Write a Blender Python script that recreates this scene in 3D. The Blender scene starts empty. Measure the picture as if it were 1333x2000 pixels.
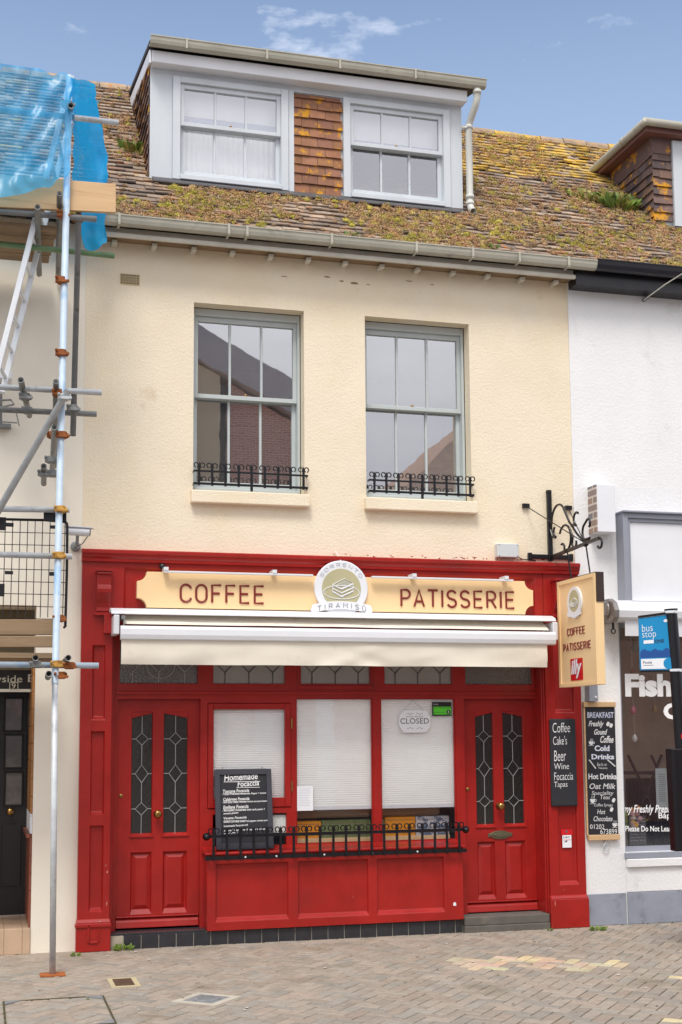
import bpy, bmesh, math, random
from math import sin, cos, pi, radians, sqrt, atan2
from mathutils import Vector, Matrix, noise
random.seed(7)
S = bpy.context.scene
COL = S.collection
# ------------------------------------------------------------------ camera
F_PX, PPX, PPY = 2560.0, 666.5, 1149.0
CAM = Vector((-0.8342, -11.6285, 1.8300))
RIGHT = Vector((0.96450, -0.26398, -0.00719)).normalized()
UP = Vector((-0.02231, -0.10859, 0.99384)).normalized()
BACK = Vector((-0.26313, -0.95840, -0.11062)).normalized()
cd = bpy.data.cameras.new('camera')
cam = bpy.data.objects.new('camera', cd); COL.objects.link(cam)
cam.matrix_world = Matrix(((RIGHT.x, UP.x, BACK.x, CAM.x), (RIGHT.y, UP.y, BACK.y, CAM.y), (RIGHT.z, UP.z, BACK.z, CAM.z), (0, 0, 0, 1)))
cd.sensor_width = 36; cd.lens = 36 * F_PX / 2000; cd.shift_y = (PPY - 1000) / 2000
cd.clip_start = 0.1; cd.clip_end = 2000
S.camera = cam

def ray(px, py): return RIGHT * (px - PPX) - UP * (py - PPY) - BACK * F_PX
def P(px, py, Y):                 # survey point of the photo on the plane at depth Y
    d = ray(px, py); return CAM + d * ((Y - CAM.y) / d.y)
def PG(px, py, Z=0.0):            # survey point on the level Z
    d = ray(px, py); return CAM + d * ((Z - CAM.z) / d.z)
def PXp(px, py, X):
    d = ray(px, py); return CAM + d * ((X - CAM.x) / d.x)

# ------------------------------------------------------------------ light
SUN_EL, SUN_AZ = 58, 205          # azimuth from +Y clockwise
S.view_settings.view_transform = 'Standard'; S.view_settings.look = 'None'
S.view_settings.exposure = 0.84; S.view_settings.gamma = 1
w = bpy.data.worlds.new('World'); S.world = w; w.use_nodes = True
nt = w.node_tree; nt.nodes.clear()
def N(t, x=0, **k):
    n = nt.nodes.new(t)
    for a, b in k.items(): setattr(n, a, b)
    return n
out = N('ShaderNodeOutputWorld'); mix = N('ShaderNodeMixShader')
b1 = N('ShaderNodeBackground'); b2 = N('ShaderNodeBackground')
sky = N('ShaderNodeTexSky', sky_type='NISHITA', sun_disc=False)
sky.sun_elevation = radians(SUN_EL); sky.sun_rotation = radians(SUN_AZ); sky.altitude = 20
sky.dust_density = 0.6; sky.ozone_density = 2.2
b1.inputs[1].default_value = 0.100
hsv = N('ShaderNodeHueSaturation'); hsv.inputs['Saturation'].default_value = 0.92; hsv.inputs['Value'].default_value = 1.0
hz = N('ShaderNodeMix', data_type='RGBA'); hz.inputs[7].default_value = (3.3, 4.2, 5.7, 1)
hzr = N('ShaderNodeMapRange'); hzr.inputs[1].default_value = .56; hzr.inputs[2].default_value = .26; hzr.inputs[3].default_value = 0; hzr.inputs[4].default_value = .8
nt.links.new(sky.outputs[0], hsv.inputs['Color']); nt.links.new(hsv.outputs[0], hz.inputs[6]); nt.links.new(hzr.outputs[0], hz.inputs[0]); nt.links.new(hz.outputs[2], b1.inputs[0])
tc = N('ShaderNodeTexCoord'); sep = N('ShaderNodeSeparateXYZ'); nt.links.new(tc.outputs['Generated'], sep.inputs[0])
nt.links.new(sep.outputs['Z'], hzr.inputs[0])
mp = N('ShaderNodeMapping'); mp.inputs['Scale'].default_value = (1, 1, 2.6); nt.links.new(tc.outputs['Generated'], mp.inputs[0])
no = N('ShaderNodeTexNoise'); no.inputs['Scale'].default_value = 8.5; no.inputs['Detail'].default_value = 9; no.inputs['Roughness'].default_value = .56
_a, _b = ray(880, 130).normalized(), ray(690, 45).normalized(); mp.inputs['Location'].default_value = (.37 + _a.x - _b.x, .2 + _a.y - _b.y, .1 + 2.6 * (_a.z - _b.z))
nt.links.new(mp.outputs[0], no.inputs['Vector'])
mr = N('ShaderNodeMapRange'); mr.inputs[1].default_value = .15; mr.inputs[2].default_value = -.35; mr.inputs[3].default_value = 0; mr.inputs[4].default_value = 1
nt.links.new(sep.outputs['Y'], mr.inputs[0])                       # clouds fill the sky over the street, blue gap over the roofs
wr = N('ShaderNodeMapRange'); wr.inputs[1].default_value = .60; wr.inputs[2].default_value = .84; wr.inputs[3].default_value = 0; wr.inputs[4].default_value = .85
nt.links.new(no.outputs['Fac'], wr.inputs[0])
mx = N('ShaderNodeMath', operation='MAXIMUM'); nt.links.new(mr.outputs[0], mx.inputs[0]); nt.links.new(wr.outputs[0], mx.inputs[1])
cr = N('ShaderNodeValToRGB'); cr.color_ramp.elements[0].position = .32; cr.color_ramp.elements[1].position = .68
cr.color_ramp.elements[0].color = (.60, .61, .68, 1); cr.color_ramp.elements[1].color = (.98, .98, 1.0, 1)
no2 = N('ShaderNodeTexNoise'); no2.inputs['Scale'].default_value = 2.4; no2.inputs['Detail'].default_value = 5
nt.links.new(mp.outputs[0], no2.inputs['Vector']); nt.links.new(no2.outputs['Fac'], cr.inputs[0])
gr = N('ShaderNodeValToRGB'); e_ = gr.color_ramp.elements; e_[0].position = .16; e_[0].color = (.58, .58, .60, 1); e_[1].position = .85; e_[1].color = (1.08, 1.08, 1.08, 1); q_ = e_.new(.40); q_.color = (.98, .98, .98, 1)
nt.links.new(sep.outputs['Z'], gr.inputs[0]); mg_ = N('ShaderNodeMix', data_type='RGBA', blend_type='MULTIPLY'); mg_.inputs[0].default_value = 1
nt.links.new(cr.outputs[0], mg_.inputs[6]); nt.links.new(gr.outputs[0], mg_.inputs[7]); nt.links.new(mg_.outputs[2], b2.inputs[0])   # overcast: darker low down, brighter overhead
b2.inputs[1].default_value = 1.0
nt.links.new(mx.outputs[0], mix.inputs[0]); nt.links.new(b1.outputs[0], mix.inputs[1]); nt.links.new(b2.outputs[0], mix.inputs[2])
nt.links.new(mix.outputs[0], out.inputs[0])
sl = bpy.data.lights.new('sun', 'SUN'); sl.energy = 1.35; sl.angle = radians(17); sl.color = (1, .95, .87)
so = bpy.data.objects.new('sun', sl); COL.objects.link(so)
sd = Vector((sin(radians(SUN_AZ)) * cos(radians(SUN_EL)), cos(radians(SUN_AZ)) * cos(radians(SUN_EL)), sin(radians(SUN_EL))))
so.rotation_euler = sd.to_track_quat('Z', 'Y').to_euler(); so.location = (-4, -8, 14)

# ------------------------------------------------------------------ materials
def lin(c):
    c /= 255.0
    return c / 12.92 if c <= .04045 else ((c + .055) / 1.055) ** 2.4
def rgb(r, g, b): return (lin(r), lin(g), lin(b), 1)
MATS = {}
def mat(name, col, rough=.6, var=.12, vscale=3.0, bump=0.0, bscale=60.0, metal=0.0, spec=.5, col2=None, c2scale=2.0, c2lo=.55, c2hi=.7, attr=False, stretch=(1, 1, 1), coat=0.0, bdist=.004, col3=None):
    m = bpy.data.materials.new(name); m.use_nodes = True; MATS[name] = m
    t = m.node_tree; b = t.nodes['Principled BSDF']; L = t.links.new
    b.inputs['Roughness'].default_value = rough; b.inputs['Metallic'].default_value = metal
    b.inputs['Specular IOR Level'].default_value = spec; b.inputs['Coat Weight'].default_value = coat; b.inputs['Coat Roughness'].default_value = .12
    g = t.nodes.new('ShaderNodeNewGeometry'); mpn = t.nodes.new('ShaderNodeMapping'); mpn.inputs['Scale'].default_value = stretch
    L(g.outputs['Position'], mpn.inputs[0])
    def ns(sc, det=4, rg=.55):
        n = t.nodes.new('ShaderNodeTexNoise'); n.inputs['Scale'].default_value = sc; n.inputs['Detail'].default_value = det; n.inputs['Roughness'].default_value = rg
        L(mpn.outputs[0], n.inputs['Vector']); return n
    def mixc(fac, a, bb, bt='MIX'):
        n = t.nodes.new('ShaderNodeMix'); n.data_type = 'RGBA'; n.blend_type = bt
        for s, v in ((0, fac), (6, a), (7, bb)):
            if hasattr(v, 'links'): L(v, n.inputs[s])
            else: n.inputs[s].default_value = v
        return n.outputs[2]
    c = col if len(col) == 4 else (*col, 1)
    if attr:
        at = t.nodes.new('ShaderNodeAttribute'); at.attribute_name = 'Col'; c = mixc(1.0, at.outputs['Color'], c, 'MULTIPLY')
    if col2 is not None:
        n = ns(c2scale, 6, .62); r = t.nodes.new('ShaderNodeMapRange'); r.inputs[1].default_value = c2lo; r.inputs[2].default_value = c2hi
        L(n.outputs['Fac'], r.inputs[0]); c = mixc(r.outputs[0], c, col2)
    if col3 is not None:
        n = ns(col3[1], 6, .65); r = t.nodes.new('ShaderNodeMapRange'); r.inputs[1].default_value = col3[2]; r.inputs[2].default_value = col3[3]
        L(n.outputs['Fac'], r.inputs[0]); c = mixc(r.outputs[0], c, col3[0])
    n = ns(vscale, 5, .6); r = t.nodes.new('ShaderNodeMapRange'); r.inputs[1].default_value = .3; r.inputs[2].default_value = .7
    r.inputs[3].default_value = 1 - var; r.inputs[4].default_value = 1 + var * .6; L(n.outputs['Fac'], r.inputs[0])
    cb = t.nodes.new('ShaderNodeCombineColor')
    for i in range(3): L(r.outputs[0], cb.inputs[i])
    c = mixc(1.0, c, cb.outputs[0], 'MULTIPLY')
    L(c, b.inputs['Base Color'])
    rr = t.nodes.new('ShaderNodeMapRange'); rr.inputs[3].default_value = max(0, rough - .1); rr.inputs[4].default_value = min(1, rough + .12)
    n3 = ns(vscale * 4, 3); L(n3.outputs['Fac'], rr.inputs[0]); L(rr.outputs[0], b.inputs['Roughness'])
    if bump:
        nb = ns(bscale, 4, .6); bp = t.nodes.new('ShaderNodeBump'); bp.inputs['Strength'].default_value = bump; bp.inputs['Distance'].default_value = bdist
        L(nb.outputs['Fac'], bp.inputs['Height']); L(bp.outputs[0], b.inputs['Normal'])
    return m
def glassmat(name, tint, refl, rough=.02, bump=.0, bscale=4, trans=1.0, body=None):
    m = bpy.data.materials.new(name); m.use_nodes = True; t = m.node_tree; t.nodes.clear(); L = t.links.new
    o = t.nodes.new('ShaderNodeOutputMaterial'); mx = t.nodes.new('ShaderNodeMixShader'); tr = t.nodes.new('ShaderNodeBsdfTransparent'); gl = t.nodes.new('ShaderNodeBsdfGlossy')
    tr.inputs[0].default_value = tint; gl.inputs['Roughness'].default_value = rough; gl.inputs[0].default_value = (.95, .96, 1, 1)
    fr = t.nodes.new('ShaderNodeLayerWeight'); fr.inputs[0].default_value = .14
    r = t.nodes.new('ShaderNodeMapRange'); r.inputs[3].default_value = refl; r.inputs[4].default_value = 1; L(fr.outputs['Fresnel'], r.inputs[0])
    L(r.outputs[0], mx.inputs[0])
    if body:
        df = t.nodes.new('ShaderNodeBsdfDiffuse'); df.inputs[0].default_value = body[0]; m2 = t.nodes.new('ShaderNodeMixShader'); m2.inputs[0].default_value = body[1]
        L(tr.outputs[0], m2.inputs[1]); L(df.outputs[0], m2.inputs[2]); L(m2.outputs[0], mx.inputs[1])
    else: L(tr.outputs[0], mx.inputs[1])
    L(gl.outputs[0], mx.inputs[2]); L(mx.outputs[0], o.inputs[0])
    if bump:
        g = t.nodes.new('ShaderNodeNewGeometry'); n = t.nodes.new('ShaderNodeTexNoise'); n.inputs['Scale'].default_value = bscale; L(g.outputs['Position'], n.inputs['Vector'])
        bp = t.nodes.new('ShaderNodeBump'); bp.inputs['Strength'].default_value = bump; bp.inputs['Distance'].default_value = .01; L(n.outputs['Fac'], bp.inputs['Height']); L(bp.outputs[0], gl.inputs['Normal'])
    return m
M_cream = mat('cream_render', rgb(240, 227, 203), .9, .04, 1.4, .55, 60, bdist=.011, spec=.2, col2=rgb(236, 218, 184), c2scale=.9, c2lo=.45, c2hi=.8, col3=(rgb(200, 176, 138), 2.6, .64, .9))
M_beige = mat('beige_render', rgb(240, 232, 216), .9, .05, 1.2, .3, 50, spec=.2)
M_white = mat('white_render', rgb(238, 238, 238), .85, .05, 1.5, .5, 45, bdist=.01, spec=.25, col3=(rgb(196, 194, 188), 2.2, .60, .88))
M_plinth = mat('grey_plinth_paint', rgb(150, 155, 168), .75, .15, 3, .5, 25, col2=rgb(120, 122, 128), c2scale=5)
M_red = mat('red_gloss_paint', rgb(162, 31, 26), .32, .2, 3.2, .2, 24, spec=.42, coat=.12, col2=rgb(138, 30, 27), c2scale=1.6, col3=(rgb(196, 110, 98), 30, .70, .725))
M_sign = mat('cream_sign_panel', rgb(247, 213, 162), .4, .03, 1, spec=.4)
M_signtxt = mat('maroon_letter', rgb(128, 36, 30), .5, .05)
M_olive = mat('olive_badge', rgb(186, 180, 142), .5, .08, 4)
M_wpaint = mat('white_paint', rgb(232, 234, 238), .45, .05, 2, .05, 30)
M_dormer = mat('aged_white_paint', rgb(204, 210, 215), .55, .08, 3, .12, 30, stretch=(1, 1, .35), col2=rgb(170, 176, 180), c2scale=7, c2lo=.66, c2hi=.8)
M_sash = mat('pale_grey_paint', rgb(190, 198, 198), .5, .06, 3)
M_gutter = mat('weathered_gutter', rgb(182, 179, 164), .6, .14, 4, .1, 20, col2=rgb(110, 106, 88), c2scale=6, c2lo=.6, c2hi=.8)
M_pipe = mat('pale_plastic_pipe', rgb(205, 205, 198), .45, .07, 5)
M_soffit = mat('soffit_paint', rgb(214, 211, 198), .6, .12, 5)
M_tile = mat('roof_tile', (1, 1, 1, 1), .9, .3, 9, .5, 90, attr=True, bdist=.006, col2=rgb(190, 152, 108), c2scale=7, c2lo=.5, c2hi=.74, col3=(rgb(176, 112, 56), 4.5, .58, .7))
M_tileY = mat('lichened_tile', (1, 1, 1, 1), .9, .3, 9, .5, 90, attr=True, bdist=.006, col2=rgb(212, 176, 78), c2scale=8, c2lo=.36, c2hi=.56)
M_hung = mat('hung_tile', (1, 1, 1, 1), .85, .16, 12, .4, 80, attr=True, col2=rgb(206, 146, 34), c2scale=7, c2lo=.55, c2hi=.63)
M_moss = mat('moss', (1, 1, 1, 1), .95, .3, 20, attr=True, spec=.1)
M_leaf = mat('leaf', (1, 1, 1, 1), .6, .2, 20, attr=True)
M_black = mat('black_iron_paint', rgb(15, 15, 21), .35, .2, 8, .1, 60)
M_blackgut = mat('black_gutter', rgb(24, 25, 32), .35, .1, 4)
M_board = mat('blackboard', rgb(38, 38, 44), .75, .15, 5)
M_chalk = mat('chalk', rgb(228, 228, 228), .9, .1, 30)
M_bluetxt = mat('blue_letter', rgb(70, 90, 150), .8, .1)
M_brass = mat('brass', rgb(170, 135, 80), .32, .15, 20, metal=1)
M_bronze = mat('aged_bronze', rgb(122, 118, 96), .45, .2, 20, metal=.8)
M_steel = mat('galvanised_tube', rgb(200, 205, 208), .5, .16, 9, .1, 40, metal=.15, col2=rgb(160, 164, 166), c2scale=5)
M_steelb = mat('bluish_tube', rgb(188, 204, 218), .5, .12, 5, metal=.15, col2=rgb(140, 178, 214), c2scale=3.2, c2lo=.5, c2hi=.62)
M_steeld = mat('dull_tube', rgb(142, 144, 144), .55, .25, 9, metal=.2, col2=rgb(100, 96, 90), c2scale=9)
M_rust = mat('rusty_clamp', rgb(150, 86, 40), .8, .35, 25, .3, 60)
M_yclamp = mat('yellow_clamp', rgb(196, 150, 70), .7, .35, 30, col2=rgb(130, 70, 30), c2scale=20)
M_alu = mat('ladder_aluminium', rgb(226, 230, 234), .4, .08, 8, metal=.15)
M_ply = mat('new_timber', rgb(214, 178, 134), .7, .12, 3, stretch=(.4, 1, 6), col2=rgb(186, 146, 100), c2scale=4)
M_oldwood = mat('weathered_timber', rgb(150, 126, 98), .85, .3, 5, .3, 20, stretch=(.35, 1, 4), col2=rgb(96, 76, 56), c2scale=5)
M_net = None
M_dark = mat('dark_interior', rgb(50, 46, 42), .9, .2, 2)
M_blind = mat('white_blind', rgb(249, 249, 246), .8, .04, 3)
M_lace = mat('lace', rgb(180, 186, 206), .9, .2, 60)
M_awn = mat('awning_fabric', rgb(244, 237, 220), .85, .05, 3, .1, 200, col3=(rgb(206, 194, 166), 3.0, .6, .85))
_t = M_awn.node_tree; _b = _t.nodes['Principled BSDF']; _tl = _t.nodes.new('ShaderNodeBsdfTranslucent'); _mx = _t.nodes.new('ShaderNodeMixShader'); _mx.inputs[0].default_value = .14; _tl.inputs[0].default_value = rgb(236, 226, 200)
_t.links.new(_b.outputs[0], _mx.inputs[1]); _t.links.new(_tl.outputs[0], _mx.inputs[2]); _t.links.new(_mx.outputs[0], _t.nodes['Material Output'].inputs[0])
M_alum_w = mat('white_aluminium', rgb(226, 228, 232), .35, .03, 3)
M_btile = mat('black_glazed_tile', rgb(48, 49, 54), .3, .2, 12, .1, 30)
M_grout = mat('grout', rgb(165, 160, 150), .9, .15, 10)
M_step = mat('worn_step_stone', rgb(98, 94, 88), .8, .2, 6, .3, 30, col2=rgb(132, 122, 108), c2scale=4)
M_stone = mat('pale_stone', rgb(178, 168, 150), .9, .2, 10, .4, 40)
M_paver = mat('paver', (1, 1, 1, 1), .9, .16, 14, .5, 110, attr=True, spec=.2, col2=rgb(122, 110, 92), c2scale=1.4, c2lo=.56, c2hi=.8, col3=(rgb(96, 92, 62), 3.2, .66, .8))
M_sand = mat('mossy_joint', rgb(78, 74, 48), .95, .3, 8, col2=rgb(112, 104, 84), c2scale=2)
M_asph = mat('bounce_light_road', (.26, .24, .22), .9, .2, 6, .4, 120)  # unseen road, made pale to bounce light under the awning and soffits
M_conc = mat('concrete', rgb(188, 180, 164), .9, .12, 8, .3, 60)
M_iron = mat('cast_iron', rgb(136, 137, 138), .6, .2, 12, .4, 60)
M_brownlid = mat('brown_lid', rgb(88, 66, 50), .7, .2, 10)
M_rustplate = mat('rust_plate', rgb(170, 96, 44), .85, .3, 12, .2, 40)
M_card = mat('white_card', rgb(235, 236, 240), .6, .02)
M_vinyl = mat('white_vinyl', rgb(252, 252, 252), .5, .01)
M_greyprint = mat('grey_print', rgb(90, 96, 104), .7, .02)  # grey ink of printed marks and lettering
M_green = mat('green_card', rgb(90, 210, 50), .5, .03)
M_redsq = mat('bright_red', rgb(205, 20, 28), .45, .03)
M_orange = mat('orange_paint', rgb(240, 160, 30), .6, .08, 6)
M_gbox = mat('green_print', rgb(120, 140, 90), .6, .2, 12)
M_bbox = mat('blue_white_print', rgb(205, 210, 214), .6, .05, 6, col2=rgb(96, 120, 150), c2scale=14, c2lo=.5, c2hi=.53)
M_bus = mat('bus_blue', rgb(20, 140, 196), .35, .04)
M_wave = mat('wave_blue', rgb(30, 80, 150), .4, .04)
M_frame = mat('grey_frame_paint', rgb(150, 154, 166), .45, .06, 3)
M_cass = mat('grey_cassette', rgb(224, 226, 230), .38, .05, 3, metal=.1)
M_caramel = mat('caramel_tile', rgb(176, 122, 70), .35, .15, 8)
M_redtile = mat('red_brown_tile', rgb(140, 80, 60), .4, .15, 8)
M_floor = mat('tan_floor_tile', rgb(196, 168, 140), .5, .12, 5)
M_bdoor = mat('black_door_paint', rgb(22, 18, 18), .35, .1, 5)
M_brickside = mat('painted_brick', rgb(160, 140, 120), .85, .3, 10)
M_brick = None
M_slate = mat('slate_roof', rgb(70, 68, 70), .8, .2, 6)
M_glass = glassmat('window_glass', (.92, .93, .92, 1), .42, .012, .05, 2.6, body=((.62, .58, .54, 1), .12))  # pale diffuse body added to lift the dark reflections
M_glassd = glassmat('dormer_glass', (.95, .96, .97, 1), .30, .01, .03, 3)
M_glassk = glassmat('dark_door_glass', (.4, .38, .36, 1), .06, .1, .3, 60, body=((.05, .047, .042, 1), .4))
M_glasss = glassmat('shop_glass', (.99, .99, .99, 1), .07, .01, .02, 2)
M_glasst = glassmat('textured_glass', (.8, .8, .78, 1), .14, .12, 1.0, 55, body=((.62, .60, .55, 1), .42))
M_glasstd = glassmat('textured_dark_glass', (.5, .48, .46, 1), .12, .12, 1.0, 55, body=((.16, .15, .13, 1), .5))
M_lead = mat('lead_came', rgb(176, 178, 178), .5, .1, 10, metal=.4)
M_leadd = mat('dark_lead', rgb(70, 68, 66), .5, .1, 10)
def brickmat(name, c1, c2, mo, sc=1.0):
    m = bpy.data.materials.new(name); m.use_nodes = True; t = m.node_tree; b = t.nodes['Principled BSDF']; L = t.links.new
    g = t.nodes.new('ShaderNodeNewGeometry'); se = t.nodes.new('ShaderNodeSeparateXYZ'); L(g.outputs['Position'], se.inputs[0])
    ad = t.nodes.new('ShaderNodeMath'); L(se.outputs[0], ad.inputs[0]); L(se.outputs[1], ad.inputs[1]); cb = t.nodes.new('ShaderNodeCombineXYZ'); L(ad.outputs[0], cb.inputs[0]); L(se.outputs[2], cb.inputs[1])
    br = t.nodes.new('ShaderNodeTexBrick'); br.inputs['Scale'].default_value = sc; br.inputs['Brick Width'].default_value = .225; br.inputs['Row Height'].default_value = .075; br.inputs['Mortar Size'].default_value = .01
    br.inputs['Color1'].default_value = c1; br.inputs['Color2'].default_value = c2; br.inputs['Mortar'].default_value = mo
    L(cb.outputs[0], br.inputs['Vector']); L(br.outputs[0], b.inputs['Base Color']); b.inputs['Roughness'].default_value = .9
    return m
M_brick = brickmat('red_brick', rgb(232, 156, 130), rgb(212, 136, 114), rgb(230, 200, 180), 1.5)
M_alarmside = brickmat('stock_brick', rgb(168, 140, 118), rgb(120, 122, 130), rgb(206, 196, 184))
def netmat(lo=.40, hi=.66, nm='blue_debris_net'):
    m = bpy.data.materials.new(nm); m.use_nodes = True; t = m.node_tree; t.nodes.clear(); L = t.links.new
    o = t.nodes.new('ShaderNodeOutputMaterial'); mx = t.nodes.new('ShaderNodeMixShader'); tr = t.nodes.new('ShaderNodeBsdfTransparent'); df = t.nodes.new('ShaderNodeBsdfDiffuse'); tl = t.nodes.new('ShaderNodeBsdfTranslucent'); m2 = t.nodes.new('ShaderNodeMixShader')
    c = (lin(30), lin(192), lin(255), 1); df.inputs[0].default_value = c; tl.inputs[0].default_value = c; m2.inputs[0].default_value = .45
    tr.inputs[0].default_value = (.75, .92, 1, 1)
    L(df.outputs[0], m2.inputs[1]); L(tl.outputs[0], m2.inputs[2]); L(tr.outputs[0], mx.inputs[1]); L(m2.outputs[0], mx.inputs[2])
    g = t.nodes.new('ShaderNodeNewGeometry'); n = t.nodes.new('ShaderNodeTexNoise'); n.inputs['Scale'].default_value = 2.5; n.inputs['Detail'].default_value = 6; L(g.outputs['Position'], n.inputs['Vector'])
    r = t.nodes.new('ShaderNodeMapRange'); r.inputs[1].default_value = .35; r.inputs[2].default_value = .7; r.inputs[3].default_value = lo; r.inputs[4].default_value = hi; L(n.outputs['Fac'], r.inputs[0]); L(r.outputs[0], mx.inputs[0]); gs = t.nodes.new('ShaderNodeBsdfGlossy'); gs.inputs['Roughness'].default_value = .32; m3 = t.nodes.new('ShaderNodeMixShader'); m3.inputs[0].default_value = .035; L(mx.outputs[0], m3.inputs[1]); L(gs.outputs[0], m3.inputs[2]); L(m3.outputs[0], o.inputs[0])
    return m
M_net = netmat()
M_net2 = netmat(.82, .98, 'blue_folded_net')

# ------------------------------------------------------------------ mesh builder
class MB:
    def __init__(s): s.v = []; s.f = []; s.c = []; s.m = []; s.mi = 0; s.col = (1, 1, 1)
    def face(s, pts):
        b = len(s.v); s.v += [Vector(p) for p in pts]; s.f.append(list(range(b, b + len(pts)))); s.c.append(s.col); s.m.append(s.mi)
    def mesh(s, vs, fs):
        b = len(s.v); s.v += [Vector(p) for p in vs]
        for f in fs: s.f.append([b + i for i in f]); s.c.append(s.col); s.m.append(s.mi)
        return s
    def box(s, x0, x1, y0, y1, z0, z1):
        return s.hexa([(x0, y0, z0), (x1, y0, z0), (x1, y1, z0), (x0, y1, z0), (x0, y0, z1), (x1, y0, z1), (x1, y1, z1), (x0, y1, z1)])
    def hexa(s, p):
        return s.mesh(p, [(0, 3, 2, 1), (4, 5, 6, 7), (0, 1, 5, 4), (1, 2, 6, 5), (2, 3, 7, 6), (3, 0, 4, 7)])
    def bar(s, a, b, w, h, up=(0, 0, 1)):          # rectangular bar from a to b
        a, b, up = Vector(a), Vector(b), Vector(up); d = (b - a).normalized(); r = d.cross(up).normalized() * w / 2; u = r.cross(d).normalized() * h / 2
        return s.hexa([a - r - u, b - r - u, b + r - u, a + r - u, a - r + u, b - r + u, b + r + u, a + r + u])
    def prism(s, poly, y0, y1):                     # polygon in XZ (ccw seen from -Y), extruded along Y
        n = len(poly); vs = [(x, y0, z) for x, z in poly] + [(x, y1, z) for x, z in poly]
        return s.mesh(vs, [tuple(range(n)), tuple(range(2 * n - 1, n - 1, -1))] + [(i, i + n, (i + 1) % n + n, (i + 1) % n) for i in range(n)])
    def tube(s, pts, r, n=8, flat=1.0, cap=True, hollow=0.0, ref=None):
        pts = [Vector(p) for p in pts]; k = len(pts); rs = r if isinstance(r, (list, tuple)) else [r] * k; rings = []
        pu = None
        for i, p in enumerate(pts):
            d = (pts[min(i + 1, k - 1)] - pts[max(i - 1, 0)]).normalized()
            if pu is None:
                a = Vector(ref) if ref else (Vector((0, 0, 1)) if abs(d.z) < .9 else Vector((0, 1, 0)))
                u = (a - d * a.dot(d)).normalized()
            else: u = pd.rotation_difference(d) @ pu
            pu = u; pd = d; q = d.cross(u)
            rings.append([p + u * cos(2 * pi * j / n) * rs[i] * flat + q * sin(2 * pi * j / n) * rs[i] for j in range(n)])
        vs = [x for R in rings for x in R]; fs = []
        for i in range(k - 1):
            for j in range(n): fs.append((i * n + j, i * n + (j + 1) % n, (i + 1) * n + (j + 1) % n, (i + 1) * n + j))
        if hollow:
            for end, i in ((0, 0), (1, k - 1)):
                d = (pts[1] - pts[0]).normalized() if end == 0 else (pts[-2] - pts[-1]).normalized()
                b = len(vs); R = rings[i]; c = pts[i]
                vs += [c + (x - c) * hollow for x in R]; vs += [c + (x - c) * hollow + d * .12 for x in R]; vs.append(c + d * .12)
                for j in range(n):
                    j2 = (j + 1) % n; fs.append((i * n + j, i * n + j2, b + j2, b + j)); fs.append((b + j, b + j2, b + n + j2, b + n + j)); fs.append((b + n + j, b + n + j2, b + 2 * n))
        elif cap: fs.append(tuple(reversed(range(n)))); fs.append(tuple((k - 1) * n + j for j in range(n)))
        return s.mesh(vs, fs)
    def lathe(s, prof, c, ax=(0, -1, 0), n=20):     # profile of (radius, height along axis)
        ax = Vector(ax).normalized(); a = Vector((0, 0, 1)) if abs(ax.z) < .9 else Vector((1, 0, 0)); u = (a - ax * a.dot(ax)).normalized(); q = ax.cross(u); c = Vector(c)
        vs = []; fs = []
        for r, h in prof: vs += [c + ax * h + u * r * cos(2 * pi * j / n) + q * r * sin(2 * pi * j / n) for j in range(n)]
        for i in range(len(prof) - 1):
            for j in range(n): fs.append((i * n + j, i * n + (j + 1) % n, (i + 1) * n + (j + 1) % n, (i + 1) * n + j))
        fs.append(tuple(reversed(range(n)))); fs.append(tuple((len(prof) - 1) * n + j for j in range(n)))
        return s.mesh(vs, fs)
    def plate(s, x0, x1, z0, z1, y, holes=()):      # face in the plane Y=y with rectangular holes
        xs = sorted({x0, x1, *[h[0] for h in holes], *[h[1] for h in holes]}); zs = sorted({z0, z1, *[h[2] for h in holes], *[h[3] for h in holes]})
        for i in range(len(xs) - 1):
            for j in range(len(zs) - 1):
                cx, cz = (xs[i] + xs[i + 1]) / 2, (zs[j] + zs[j + 1]) / 2
                if any(h[0] < cx < h[1] and h[2] < cz < h[3] for h in holes): continue
                if not (x0 < cx < x1 and z0 < cz < z1): continue
                s.face([(xs[i], y, zs[j]), (xs[i + 1], y, zs[j]), (xs[i + 1], y, zs[j + 1]), (xs[i], y, zs[j + 1])])
        return s
    def reveal(s, x0, x1, z0, z1, y, d, sl=0.0, fill=False, raised=0.0, ledge=1.0):
        i = (x0 + sl, x1 - sl, z0 + sl * ledge, z1 - sl); o = (x0, x1, z0, z1)
        a = [(o[0], y, o[2]), (o[1], y, o[2]), (o[1], y, o[3]), (o[0], y, o[3])]; b = [(i[0], y + d, i[2]), (i[1], y + d, i[2]), (i[1], y + d, i[3]), (i[0], y + d, i[3])]
        for k in range(4): s.face([a[k], a[(k + 1) % 4], b[(k + 1) % 4], b[k]])
        if fill and raised:
            m = .035; c = (i[0] + m, i[1] - m, i[2] + m, i[3] - m); cc = [(c[0], y + d - raised, c[2]), (c[1], y + d - raised, c[2]), (c[1], y + d - raised, c[3]), (c[0], y + d - raised, c[3])]
            for k in range(4): s.face([b[k], b[(k + 1) % 4], cc[(k + 1) % 4], cc[k]])
            s.face(cc)
        elif fill: s.face(b)
        return s
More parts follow.
